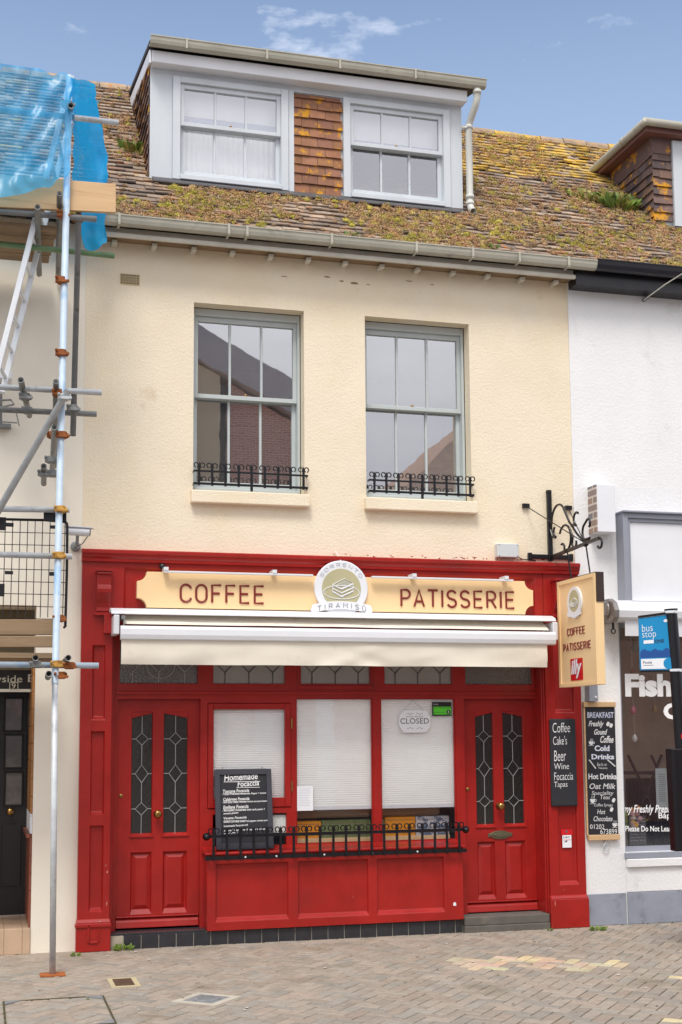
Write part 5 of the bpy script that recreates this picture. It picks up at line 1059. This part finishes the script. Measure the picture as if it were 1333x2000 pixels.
# awning cassette on the right
ca2 = thing('awning_cassette', 'closed grey awning cassette with metal end bracket over the fish shop window', 'awning', (6.5, -.1, 2.8))
q = P(1196, 1190, -.12); zc2 = q.z; xA = q.x
m = MB(); pr = [(.03, .09), (-.12, .09), (-.20, .05), (-.235, -.02), (-.225, -.085), (-.18, -.12), (.03, -.12)]; n = len(pr)
m.mesh([(xx, a, zc2 + b) for xx in (xA, 9.3) for a, b in pr], [(i, (i + 1) % n, (i + 1) % n + n, i + n) for i in range(n)] + [tuple(range(n))[::-1], tuple(range(n, 2 * n))]); m.build('cassette', M_cass, ca2, weld=True)
m = MB(); m.mesh([(xx, -.02 + a * 1.12, zc2 + b * 1.12) for xx in (xA - .055, xA - .002) for a, b in pr], [(i, (i + 1) % n, (i + 1) % n + n, i + n) for i in range(n)] + [tuple(range(n))[::-1], tuple(range(n, 2 * n))]); m.lathe([(.09, 0), (.08, .02), (.03, .03)], (xA - .055, -.1, zc2 - .01), (-1, 0, 0), 16); m.box(xA - .11, xA - .056, -.16, .035, zc2 - .07, zc2 + .07); m.build('end_bracket', mat('scuffed_steel', rgb(150, 145, 142), .4, .25, 10, metal=.5), ca2, bevel=.008)
v0 = P(1217, 1212, -.18); v1 = P(1217, 1242, -.18); m = MB(); m.box(v0.x + .02, 9.3, -.185, -.178, v1.z, zc2 - .1); m.build('valance', M_cass, ca2)
m = MB(); m.tube([(xA - .01, -.15, zc2 - .13), (xA - .01, -.15, zc2 - .2)], .012, 8); m.tube([(xA - .01 + .022 * cos(t * pi / 6), -.15, zc2 - .215 + .022 * sin(t * pi / 6)) for t in range(13)], .006, 6); m.build('winding_eye', M_black, ca2)
# alarm box
a, b = P(1166, 945, -.14), P(1204, 1040, -.14)
al = thing('alarm_box', 'white wall box with brick patterned side above the hanging sign', 'box', (a.x, 0, b.z))
m = MB(); m.box(a.x, b.x, -.14, RY - .001, b.z, a.z); m.build('cover', M_wpaint, al, bevel=.006)
m = MB(); m.box(a.x - .012, a.x - .001, -.135, RY - .001, b.z + .004, a.z - .004); m.build('side', M_alarmside, al)
# bracket and breakfast board
a, b = P(1151, 1341, RY - .1), P(1169, 1368, RY - .1); m = MB(); m.box(a.x, b.x, RY - .1, RY - .001, b.z - .01, a.z + .1); wb = m.build('wall_bracket', M_frame, None, bevel=.004, label='short grey metal wall bracket just below the hanging sign', cat='bracket')
m = MB(); m.lathe([(.014, 0), (.014, .006), (.008, .012)], ((a.x + b.x) / 2 + .02, RY - .1, b.z + .03), n=10); m.build('bolt', M_alum_w, wb)
YB = RY - .03
bk = thing('menu_board', 'tall black breakfast menu board with wooden end strips on the white wall', 'menu board', tuple(P(1176, 1640, YB)))
tl, tr, bl, b_r = P(1147, 1380, YB), P(1202, 1380, YB), P(1147, 1632, YB), P(1207, 1632, YB)
bx0, bx1 = (tl.x + bl.x) / 2 - .002, (tr.x + b_r.x) / 2
m = MB(); m.box(bx0, bx1, YB, YB + .012, bl.z, tl.z); m.build('panel', M_board, bk)
m = MB(); z = P(1172, 1371, YB).z; m.box(bx0 - .02, bx1 + .005, YB - .02, YB + .028, tl.z - .005, z); z2 = P(1172, 1641, YB).z; m.box(bx0 - .005, bx1 + .01, YB - .02, YB + .028, z2, bl.z + .005); m.box(bx0 - .018, bx0 - .001, YB - .005, YB + .02, bl.z, tl.z - .006); m.build('wood_strip', M_ply, bk, bevel=.004)
m = MB(); yt2 = YB - .002
for s, x0_, x1_, t_, b_, sh, bo in (('Freshly', 1150, 1180, 1408, 1422, .4, .02), ('Gound', 1161, 1187, 1424, 1435, .4, .02), ('Coffee', 1173, 1199, 1437, 1451, .4, .02), ('Eat In or', 1167, 1186, 1490, 1496, 0, .0), ('Takeaway', 1169, 1187, 1498, 1503, 0, .0), ('Hot Drinks', 1150, 1205, 1511, 1522, 0, .03), ('Oat Milk', 1152, 1203, 1530, 1541, .25, .01), ('Speciality', 1156, 1199, 1545, 1555, .2, .0), ('Teas', 1173, 1192, 1553, 1561, .2, .0), ('Coffee Syrups', 1161, 1197, 1569, 1577, .1, .0), ('Hot', 1167, 1183, 1581, 1590, .2, .01), ('Chocolate', 1160, 1197, 1594, 1604, .3, .01), ('01202', 1153, 1181, 1610, 1619, 0, .0), ('673899', 1173, 1206, 1619, 1629, 0, .0)):
    m = MB(); textp(m, s, x0_, x1_, t_, b_, yt2, sh, bo); m.build('lettering', M_chalk, bk)
m = MB()
def cup(px, py, w_):
    c = P(px, py, yt2); s = w_; m.mesh([c + Vector((a * s, 0, b * s)) for a, b in ((-.5, .4), (-.42, 0), (-.2, -.3), (.2, -.3), (.42, 0), (.5, .4))], [tuple(range(6))]); m.box(c.x - .55 * s, c.x + .55 * s, yt2 - .001, yt2, c.z - .45 * s, c.z - .38 * s)
    m.tube([c + Vector((a * s, -.0005, b * s)) for a, b in ((.48, .3), (.72, .25), (.66, -.05), (.38, -.05))], .003, 5)
    for q in (-.2, .05, .3): m.tube([c + Vector((q * s, -.0005, .5 * s)), c + Vector(((q + .1) * s, -.0005, .7 * s)), c + Vector((q * s, -.0005, .9 * s))], .002, 5)
cup(1155, 1452, .05); cup(1158, 1565, .055); cup(1201, 1612, .05)
for q in ((1151, 1484, 1164, 1501), (1187, 1484, 1202, 1497)): m.tube([P(q[0], q[1], yt2), P(q[2], q[3], yt2)], .007, 5)
for q in ((1188, 1414), (1194, 1417), (1199, 1563), (1195, 1581)): c = P(q[0], q[1], yt2); m.mesh([c + Vector((.018 * cos(t) * (1 + .3 * sin(2 * t)), 0, .022 * sin(t))) for t in [pi * i / 6 for i in range(12)]], [tuple(range(12))])
m.build('chalk_drawing', M_chalk, bk)
m = MB(); 
for s, x0_, x1_, t_, b_, bo in (('BREAKFAST', 1148, 1199, 1391, 1402, .03), ('Cold', 1162, 1191, 1456, 1467, .04), ('Drinks', 1156, 1200, 1473, 1483, .04)): m = MB(); textp(m, s, x0_ - .6, x1_ + .6, t_ - .6, b_ + .6, yt2 + .0006, 0, bo + .03); m.build('blue_shade', M_bluetxt, bk)
pass
m = MB()
for s, x0_, x1_, t_, b_, bo in (('BREAKFAST', 1148, 1199, 1391, 1402, .0), ('Cold', 1162, 1191, 1456, 1467, .03), ('Drinks', 1156, 1200, 1473, 1483, .03)): m = MB(); textp(m, s, x0_, x1_, t_, b_, yt2 - .0006, 0, bo); m.build('heading', M_chalk, bk)
c = P(1184, 1654, RY - .03); m = MB(); m.tube([(c.x + .028 * cos(t * pi / 8), RY - .03, c.z + .028 * sin(t * pi / 8)) for t in range(17)], .006, 8); m.tube([(c.x, RY, c.z + .055), (c.x, RY - .035, c.z + .03)], .012, 8); m.build('wall_ring', M_steel, None, label='small steel ring fixed to the white wall under the breakfast board', cat='ring')
# things in the fish shop window
def egg(px, py, h, mt, lab, col=None):
    c = P(px, py, RY + .22); r_ = thing('window_ornament', lab, 'ornament', tuple(c), 'hanging ornaments in the fish shop window'); m = MB(); m.lathe([(.004, h), (.2 * h, .85 * h), (.34 * h, .55 * h), (.38 * h, .3 * h), (.28 * h, .08 * h), (.02, 0)], c - Vector((0, 0, h / 2)), (0, 0, 1), 14); m.build('bead', mt, r_, smooth=True)
    m = MB(); m.tube([c, (c.x, c.y, swt - .06)], .002, 5); m.build('thread', M_soffit, r_)
egg(1237, 1386, .09, mat('pink_bead', rgb(200, 120, 140), .4), 'pink drop ornament on a thread below the big window lettering')
egg(1279, 1384, .08, mat('tan_bead', rgb(170, 140, 90), .5), 'tan drop ornament on a thread nearest the black bus stop pole')
egg(1240, 1441, .075, M_card, 'round white ornament low on a thread in the fish shop window')
egg(1236, 1311, .06, mat('rust_bead', rgb(170, 110, 80), .5), 'small rust coloured ornament above the big window lettering')
egg(1240, 1262, .11, mat('sage_bead', rgb(150, 165, 150), .5), 'pale green ornament just below the awning valance')
a, b = P(1281, 1501, RY + .13), P(1308, 1586, RY + .13); m = MB(); m.box(a.x, b.x, RY + .135, RY + .142, b.z, a.z); mc = m.build('menu_card', mat('pale_blue_card', rgb(196, 214, 222), .6), None, label='tall pale blue menu card hanging inside the fish shop window', cat='menu card')
m = MB()
for i in range(14): z = a.z - .06 - i * .02; m.box(a.x + .03, b.x - .03, RY + .132, RY + .1345, z, z + .004)
m.build('print', M_greyprint, mc)
a, b = P(1229, 1594, RY + .13), P(1264, 1650, RY + .13); oh = thing('opening_hours', 'dark grey opening hours card standing low in the fish shop window', 'card', (a.x, RY + .13, b.z)); m = MB(); m.box(a.x, b.x, RY + .135, RY + .145, b.z, a.z); m.build('card', mat('slate_card', rgb(104, 108, 114), .6), oh)
m = MB()
for i, s in enumerate(('OPENING HOURS', 'Monday  Closed', 'Tuesday  Closed', 'Wednesday 9-3', 'Thursday 9-3', 'Friday  9-3', 'Saturday 9-3', 'Sunday 10-2')): z = a.z - .035 - i * .03; text(m, s, (a.x + .012, RY + .133, z), (b.x - a.x - .03, 0, 0), (0, 0, .014))
m.build('lettering', M_chalk, oh)
m = MB()
for xx in (0.0, .5):
    o = P(1262 + xx * 90, 1530, 1.1); 
    m.tube([o + Vector((-.22, 0, -.55)), o + Vector((.2, 0, .3))], .016, 6); m.tube([o + Vector((.22, 0, -.55)), o + Vector((-.2, 0, .3))], .016, 6); m.box(o.x - .3, o.x + .25, .95, 1.3, o.z + .1, o.z + .125)
m.build('folding_table', M_bdoor, None, label='dark crossed legs of a folding table inside the fish shop', cat='table')
m = MB(); m.box(P(1215, 1550, 1.6).x, 8.0, 1.5, 2.0, .3, P(1215, 1520, 1.6).z); m.build('shop_counter', mat('dark_counter', rgb(44, 40, 36), .7, .2, 2), None, label='dark counter deep inside the fish shop behind the menu cards', cat='counter')
# flowers in the window
fp = thing('flower_pot', 'yellow and green flower arrangement in the fish shop window corner', 'flowers', tuple(P(1222, 1640, RY + .2)))
m = MB(); c = P(1226, 1602, RY + .18)
for i in range(26):
    d_ = Vector((random.uniform(-.35, 1.0), random.uniform(-.2, .2), random.uniform(.3, 1))).normalized(); L_ = random.uniform(.12, .3); q = c + Vector((random.uniform(-.03, .03), 0, -.12)); t = Vector((-d_.z, 0, d_.x)) * .016; m.col = random.choice([(.25, .4, .06), (.5, .5, .08), (.35, .45, .1)]); m.face([q - t * .4, q + d_ * L_ * .5 - t, q + d_ * L_, q + d_ * L_ * .5 + t])
m.build('leaf', M_leaf, fp)
m = MB()
for i in range(14):
    q = c + Vector((random.uniform(0, .13), random.uniform(-.05, -.02), random.uniform(-.06, .12))); m.col = random.choice([(.9, .65, .05), (.85, .35, .05), (.8, .5, .55), (.85, .75, .7)]); m.lathe([(.008, 0), (.03, .01), (.02, .026)], q, (random.uniform(-.5, .5), -1, random.uniform(-.3, .5)), 7)
m.build('bloom', M_leaf, fp)
# cable and anchor top right
q = P(1258, 586, RY - .02); m = MB(); m.tube([q, P(1300, 555, -.6), P(1345, 527, -1.2), P(1450, 460, -2.4)], .006, 6); cb_ = m.build('overhead_cable', M_soffit, None, label='thin pale cable running from the white wall to the upper right', cat='cable')
m = MB(); m.tube([q + Vector((0, .02, 0)), q + Vector((.03, -.03, .02))], .018, 8); m.build('anchor', M_steeld, cb_)

# ================================================================== BUS STOP
PY = -1.5
bs = thing('bus_stop', 'black bus stop post with blue flag and timetable case', 'bus stop', (5.4, PY, 0))
pt = P(1311, 1192, PY); R_ = .052; pm = P(1347, 1670, PY); pb = pt + (pm - pt) * (pt.z / (pt.z - pm.z))
def pole_x(z): return pb.x + (pt.x - pb.x) * z / pt.z
m = MB(); m.tube([pb, pt], R_, 20); m.tube([pt, pt + (pt - pb).normalized() * .012], R_ + .006, 20); m.build('pole', M_black, bs, smooth=False)
f = [P(1256, 1206, PY), P(1301, 1196, PY), P(1309, 1304, PY), P(1262, 1308, PY)]
zt_, zb_ = f[0].z - .0, f[3].z; fx0, fx1 = (f[0].x + f[3].x) / 2, pole_x((f[0].z + f[3].z) / 2) - R_ * .6
tilt = .25
def FP(u, v, off=0.0): return Vector((fx0 + (fx1 - fx0) * u, PY - .02 - off + 0.10 * (1 - u) * -1 * -1, zb_ + (zt_ - zb_) * v + .03 * u * (v - .0)))
def fbox(m, u0, u1, v0, v1, a=.0, b=.004): m.hexa([FP(u0, v0, b), FP(u1, v0, b), FP(u1, v0, a), FP(u0, v0, a), FP(u0, v1, b), FP(u1, v1, b), FP(u1, v1, a), FP(u0, v1, a)])
m = MB(); fbox(m, 0, 1, 0, 1, -.016, 0); m.build('flag_plate', M_bus, bs)
m = MB(); fbox(m, 0, 1, 1.003, 1.05, -.02, .006); m.build('flag_rim', M_black, bs); m = MB(); fbox(m, 0, 1, -.04, -.003, -.02, .006); m.build('flag_rim', M_black, bs)
m = MB(); n = 24
m.mesh([FP(u / n, .23, .0012) for u in range(n + 1)] + [FP(u / n, .345 + .055 * abs(sin(u / n * pi * 2.8)) ** .5 * (1 if int(u / n * 2.8 * 2) % 2 == 0 else .4), .0012) for u in range(n + 1)], [(i, i + 1, i + n + 2, i + n + 1) for i in range(n)]); m.build('wave_band', M_wave, bs)
m = MB(); fbox(m, .02, .98, .02, .21, .0008, .0022)
for s, u0, u1, v0, v1, bo in (('bus', .08, .42, .73, .87, -.01), ('stop', .08, .52, .575, .72, -.01)):
    o = FP(u0, v0, .002); text(m, s, o, FP(u1, v0, .002) - o, FP(u0, v1, .002) - o, 0, bo)
fbox(m, .12, .44, .50, .565, .0008, .0018)
m.mesh([FP(u, v, .002) for u, v in ((.76, .90), (.84, .93), (.93, .90), (.97, .87), (.80, .87))], [tuple(range(5))]); m.build('white_print', M_card, bs)
m = MB(); o = FP(.46, .50, .0025); text(m, 'ONE', o, FP(.76, .50, .0025) - o, FP(.46, .565, .0025) - o, 0, .02); o = FP(.08, .12, .003); text(m, 'Poole', o, FP(.36, .12, .003) - o, FP(.08, .17, .003) - o, 0, .01); fbox(m, .08, .4, .085, .093, .0024, .0028); m.build('dark_print', mat('navy_print', rgb(30, 40, 80), .6), bs)
m = MB(); m.mesh([FP(.86 + .14 * cos(t), .115 + .095 * sin(t), .0035) for t in [pi / 2 + pi * i / 14 for i in range(15)]] + [FP(.98, .02, .0035), FP(.98, .21, .0035)][::1], [tuple(range(17))]); m.build('blue_circle', M_bus, bs)
m = MB()
for v in (1.04, -.01):
    q = FP(1, v); xq = pole_x(q.z); m.tube([(xq, PY, q.z - .012), (xq, PY, q.z + .012)], R_ + .006, 20); m.bar((xq - R_ - .02, PY - .03, q.z), (xq, PY - R_ - .01, q.z), .015, .018); m.lathe([(.012, 0), (.012, .02)], (xq, PY - R_ - .004, q.z), n=6)
m.build('clamp', M_alu, bs)
k0 = P(1305, 1462, PY - .05); k1 = P(1315, 1662, PY - .05)
m = MB(); u_ = Vector((k1.x - k0.x, 0, k1.z - k0.z)); rt_ = Vector((.42, -.06, 0))
def casebox(m, a, b, y0, y1): m.hexa([a + Vector((0, y0, 0)) + u_, b + Vector((0, y0, 0)) + u_, b + Vector((0, y1, 0)) + u_, a + Vector((0, y1, 0)) + u_, a + Vector((0, y0, 0)), b + Vector((0, y0, 0)), b + Vector((0, y1, 0)), a + Vector((0, y1, 0))])
casebox(m, k0, k0 + rt_, -.06, .0); casebox(m, k0 - Vector((.012, 0, 0)), k0 + Vector((.02, 0, 0)), -.075, .03); m.build('timetable_case', M_black, bs, bevel=.01, seg=2)
m = MB(); zq = P(1325, 1438, PY).z; xq = pole_x(zq); m.box(xq - .025, xq + .03, PY - R_ - .005, PY - R_ - .001, zq - .02, zq + .02); m.box(xq - .008, xq + .006, PY - R_ - .0056, PY - R_ - .0002, zq - .045, zq + .045); m.build('red_sticker', M_redsq, bs)

# ================================================================== GROUND FITTINGS
q = [PG(5, 1955), PG(203, 1945), PG(195, 2002)]
x0_, x1_, yT, yB = q[0].x, q[1].x, q[1].y, q[2].y
mh = thing('manhole_cover', 'large square paver filled manhole cover with mossy steel edge', 'manhole cover', ((x0_ + x1_) / 2, (yT + yB) / 2, 0))
m = MB(); e = .014
m.box(x0_, x1_, yT - e, yT, -.003, .005).box(x0_, x1_, yB, yB + e, -.003, .005).box(x0_, x0_ + e, yB + e, yT - e, -.003, .0045).box(x1_ - e, x1_, yB + e, yT - e, -.003, .0045); m.build('edge_frame', M_sand, mh)
m = MB()
for cx_, cy_, sx, sy in ((x0_, yT, 1, -1), (x1_, yT, -1, -1), (x0_, yB, 1, 1), (x1_, yB, -1, 1)):
    p_ = [(cx_ + sx * e, cy_ + sy * e), (cx_ + sx * .13, cy_ + sy * e), (cx_ + sx * e, cy_ + sy * .13)]; m.mesh([(a, b, .0025) for a, b in p_] + [(a, b, .007) for a, b in p_], [(3, 4, 5), (0, 1, 4, 3), (1, 2, 5, 4), (2, 0, 3, 5)])
m.build('corner_plate', M_iron, mh)
cx_, cy_, hs_2, an = .728, -2.315, .178, radians(49)
sq = thing('drain_cover', 'small diamond set concrete frame with round iron lid in the paving', 'drain cover', (cx_, cy_, 0))
def SQ(h, z): return [(cx_ + h * sqrt(2) * cos(an + pi / 2 * i + pi / 4), cy_ + h * sqrt(2) * sin(an + pi / 2 * i + pi / 4), z) for i in range(4)]
m = MB(); m.mesh(SQ(hs_2, .004) + SQ(.12, .004) + SQ(hs_2, -.01) + SQ(.12, -.01), [(i, (i + 1) % 4, (i + 1) % 4 + 4, i + 4) for i in range(4)] + [(i + 8, (i + 1) % 4 + 8, (i + 1) % 4, i) for i in range(4)]); m.build('concrete_frame', M_conc, sq)
m = MB(); m.mesh(SQ(.12, .003), [(0, 1, 2, 3)]); m.lathe([(.095, 0), (.095, .006), (.09, .008)], (cx_, cy_, .002), (0, 0, 1), 28)
for i in range(-3, 4): m.box(cx_ - .06, cx_ + .06, cy_ + i * .022 - .004, cy_ + i * .022 + .004, .0101, .0125)
m.build('iron_lid', M_iron, sq)
a, b, c, d = PG(213, 1912), PG(270, 1910), PG(271, 1927), PG(213, 1929)
wm = thing('meter_cover', 'small brown meter lid in a cream frame on the pavement', 'meter cover', ((a.x + c.x) / 2, (a.y + c.y) / 2, 0))
m = MB(); x0_, x1_, y0_, y1_ = a.x - .015, c.x + .02, c.y, a.y; m.box(x0_, x1_, y0_, y1_, -.01, .0042); m.build('frame', mat('cream_concrete', rgb(190, 176, 140), .9, .1), wm)
m = MB(); m.box(x0_ + .035, x1_ - .04, y0_ + .05, y1_ - .05, .0045, .007).box(x0_ + .075, x1_ - .08, (y0_ + y1_) / 2 - .02, (y0_ + y1_) / 2 + .02, .0072, .0095); m.build('lid', M_brownlid, wm)

mb = MB()
for i in range(170):
    x, y = random.uniform(-2, 6.5), -.02 - 4.5 * random.random() ** 1.3; r_ = random.uniform(.005, .016); mb.col = random.choice([(.75, .72, .68), (.7, .66, .6), (.12, .11, .1), (.3, .22, .12), (.2, .26, .08)])
    a0_ = random.random() * 6; mb.mesh([(x + r_ * cos(a0_ + q) * random.uniform(.6, 1.2), y + r_ * sin(a0_ + q), .0075) for q in (0, 1.2, 2.5, 3.8, 5)], [(0, 1, 2, 3, 4)])
mb.build('litter_flecks', M_moss, kind='stuff', label='tiny pale petals and crumbs scattered on the paving', cat='litter')
# ================================================================== PLANTS AND MOSS
def tuft(lab, px, py, r_, n, hgt, pal, onR=False):
    c = PG(px, py) if not onR else None
    if onR: x, s = onroof(px, py); c = RP(x, s, .0)
    m = MB()
    for i in range(n):
        a = random.random() * 2 * pi; rr = r_ * sqrt(random.random()); b = c + Vector((rr * cos(a), rr * sin(a) * .6, 0)) if not onR else RP(x + rr * cos(a), s + rr * sin(a) * .8, .01)
        d_ = Vector((cos(a) * random.uniform(.1, 1), sin(a) * random.uniform(.1, .8) - .1, random.uniform(.5, 1))).normalized(); L_ = hgt * random.uniform(.5, 1.2); t = d_.cross(Vector((random.gauss(0, 1), random.gauss(0, 1), .1))).normalized() * L_ * .16
        m.col = random.choice(pal); v = .7 + .6 * random.random(); m.col = tuple(k * v for k in m.col)
        p1, p2 = b + d_ * L_ * .55, b + d_ * L_ + Vector((0, 0, -L_ * .25)); m.face([b - t * .3, p1 - t, p2, p1 + t])
    return m.build('weed', M_leaf, None, label=lab, cat='weed', group='weeds along walls and roof')
GR = [(.16, .26, .04), (.24, .33, .06), (.12, .2, .04)]
tuft('green weed at the foot of the tiled base beside the left red pilaster', 243, 1856, .07, 70, .075, GR)
tuft('small grass tuft between beige wall and left red pilaster', 147, 1868, .035, 30, .045, GR)
tuft('weed growing at the right foot of the right red pilaster', 1168, 1818, .07, 60, .06, GR)
tuft('tiny weed between doorstep and right red pilaster', 1074, 1818, .02, 18, .04, GR)
GF = [(.14, .24, .03), (.3, .36, .06), (.34, .28, .08), (.2, .3, .05)]
tuft('leafy fern growing at the dormer cheek beside the blue net', 268, 300, .11, 120, .16, GF, True)
tuft('bushy plant growing where the right dormer meets the roof', 1205, 405, .2, 260, .19, GF+[(.1, .16, .03), (.4, .34, .1)], True)
tuft('yellow green plant below the gutter end of the right dormer', 1138, 388, .16, 130, .10, [(.34, .36, .08), (.3, .3, .07)], True)
tuft('small weed sprouting from the gutter below the dormer tiles', 685, 462, .06, 40, .06, GR, True)
tuft('thin weed in the gutter joint near the black gutter', 965, 488, .03, 22, .07, GR, True)
MY, MP_, MB_, ML = (.40, .34, .07), (.56, .32, .17), (.24, .155, .09), (.58, .43, .22)
def clump(m, x, s, r_, c, n, flat=.6):
    if any(a - .03 < x < b + .03 and cc < s < d + .2 for a, b, cc, d in DORM): return
    o = RP(x, s, .028)
    un, uu = Vector((0, -US, UC)), Vector((0, UC, US))
    for i in range(n):
        a = random.random() * 2 * pi; h = random.random(); q = sqrt(random.random()); d_ = Vector((1, 0, 0)) * cos(a) * q + uu * sin(a) * q; p = o + d_ * r_ + un * (r_ * flat * (1 - q * q) * (.5 + .5 * h))
        t1 = Vector((random.gauss(0, 1), random.gauss(0, 1), random.gauss(0, 1))).normalized(); t2 = t1.cross(un + d_ * .6).normalized(); z = r_ * .11 + .004; k = .6 + .8 * random.random(); m.col = tuple(v * k for v in c)
        m.face([p - t1 * z, p + t2 * z * .8, p + t1 * z])
def dome(m, x, s, r_, c):
    if any(a - .03 < x < b + .03 and cc < s < d + .2 for a, b, cc, d in DORM): return
    o = RP(x, s, .018); un, uu = Vector((0, -US, UC)), Vector((0, UC, US)); vs = []; fs = []; n = 7; sd_ = random.random() * 99
    for j in range(4):
        th = j / 3 * pi / 2
        for i in range(n):
            a = 2 * pi * i / n; k = 1 + .35 * noise.noise((cos(a) * 2 + sd_, sin(a) * 2, j)); vs.append(o + (Vector((1, 0, 0)) * cos(a) * cos(th) + uu * sin(a) * cos(th)) * r_ * k + un * sin(th) * r_ * .6 * k)
    fs = [(j * n + i, j * n + (i + 1) % n, (j + 1) * n + (i + 1) % n, (j + 1) * n + i) for j in range(3) for i in range(n)]; k = .7 + .6 * random.random(); m.col = tuple(v * k for v in c); m.mesh(vs, fs)
m = MB(); m2 = MB()
def dens(x, s): return noise.noise((x * 1.1 + 5, s * 1.4, 2)) + .5 * noise.noise((x * 3, s * 3, 8))
for i in range(8200):
    x = random.uniform(-.2, 8.5); s = random.uniform(.0, 3.86); g_ = dens(x, s)
    if g_ < -.22 + .25 * random.random(): 
        if random.random() < .12: dome(m2, x, s, random.uniform(.012, .03), MB_)
        continue
    k = random.random(); big = s < 1.2 or x > 4
    c = MP_ if k < .45 else ML if k < .65 else MB_ if k < .85 else MY
    if noise.noise((x * 1.7, s * 2.5, 31)) > .30 and s < 1.3: c = random.choice([MY, (.27, .25, .06), MY])
    if k < .7 or c == MY: clump(m, x, s, random.uniform(.02, .06), c, random.randint(16, 38)); 
    if c in (MY, MB_): dome(m2, x, s, random.uniform(.012, .035), c)
for i in range(1900):
    x = random.uniform(.2, 6.5); s = random.uniform(-.02, 1.05) if x < 4 else random.uniform(0, 2.2)
    if dens(x, s) < -.25: continue
    c = random.choice([MP_, MP_, ML, MB_, MY]); clump(m, x, s, random.uniform(.025, .06), c, random.randint(18, 36))
    if random.random() < .5: dome(m2, x, s, random.uniform(.018, .042), random.choice([MB_, MB_, (.34, .22, .12), MY]))
for px_, py_ in ((350, 372), (365, 385), (385, 395), (372, 380), (690, 440), (760, 435), (800, 445), (835, 432), (880, 450), (900, 462), (930, 465), (960, 440), (975, 460), (990, 468), (985, 450), (845, 455), (780, 440), (500, 440), (560, 430)):
    x, s = onroof(px_, py_)
    for i in range(5): xx, ss = x + random.gauss(0, .06), s + random.gauss(0, .04); dome(m2, xx, ss, random.uniform(.02, .04), MY); clump(m, xx, ss, random.uniform(.03, .05), MY, 34)
m.build('roof_moss', M_moss, None, kind='stuff', label='dry pinkish and yellow moss growing over the roof tiles', cat='moss')
m2.build('moss_cushions', M_moss, None, kind='stuff', smooth=True, label='rounded brown and yellow moss cushions on the roof tiles', cat='moss')

# ================================================================== ACROSS THE STREET (seen in the window glass)
oh_ = thing('gabled_house', 'brick and render gabled house across the street mirrored in the upstairs glass', 'house', (3, -16, -.1))
m = MB(); m.prism([(.9, -.1), (3.8, -.1), (3.8, 9.2), (2.6, 9.8), (.9, 8.9)][::-1], -14.0, -22); m.build('render_wall', mat('tan_far_render', rgb(238, 205, 165), .9, .05), oh_)
m = MB(); m.prism([(3.95, -.1), (5.8, -.1), (5.8, 8.15), (3.95, 9.1)][::-1], -14.1, -22); m.build('brick_wall', M_brick, oh_)
m = MB(); m.box(3.8, 3.95, -22, -14.02, -.1, 9.0); m.build('dark_pipe', M_bdoor, oh_)
m = MB(); m.mesh([(x, y, z) for y in (-13.85, -22.2) for x, z in ((.5, 8.75), (2.6, 9.85), (2.6, 10.58), (.3, 9.4))], [(0, 1, 5, 4), (3, 2, 6, 7), (0, 1, 2, 3), (4, 5, 6, 7)]); m.mesh([(x, y, z) for y in (-13.85, -22.2) for x, z in ((6.0, 8.15), (2.6, 9.85), (2.6, 10.58), (6.15, 8.75))], [(0, 1, 5, 4), (3, 2, 6, 7), (0, 1, 2, 3), (4, 5, 6, 7)]); m.build('roof', mat('grey_far_roof', rgb(216, 198, 190), .8, .1, 2), oh_)
for x, z in ((4.9, 4.2), (4.9, 1.5)): mw = MB(); mw.box(x - .4, x + .4, -14.02 - .05, -14.02 + .02, z, z + 1.3); mw.build('window', M_wpaint, oh_)
oh2 = thing('hipped_house', 'brown roofed brick house across the street mirrored low in the right upstairs window', 'house', (12, -16, -.1))
m = MB(); m.box(8.3, 16, -22, -14.2, -.1, 6.9); m.build('wall', M_brick, oh2)
m = MB(); m.mesh([(7.6, -13.8, 6.9), (16.5, -13.8, 6.9), (16.5, -22.4, 6.9), (7.6, -22.4, 6.9), (11.5, -18, 10.2), (13.5, -18, 10.2)], [(0, 1, 5, 4), (1, 2, 5), (2, 3, 4, 5), (3, 0, 4), (3, 2, 1, 0)]); m.build('roof', mat('brown_roof', rgb(190, 156, 132), .85, .2, 5), oh2)
for x in (9.3, 11.5, 13.7): mw = MB(); mw.box(x - .45, x + .45, -14.25, -14.17, 4.2, 5.6); mw.build('window', M_wpaint, oh2)
for o in bpy.data.objects:
    if '_o' in o: del o['_o']
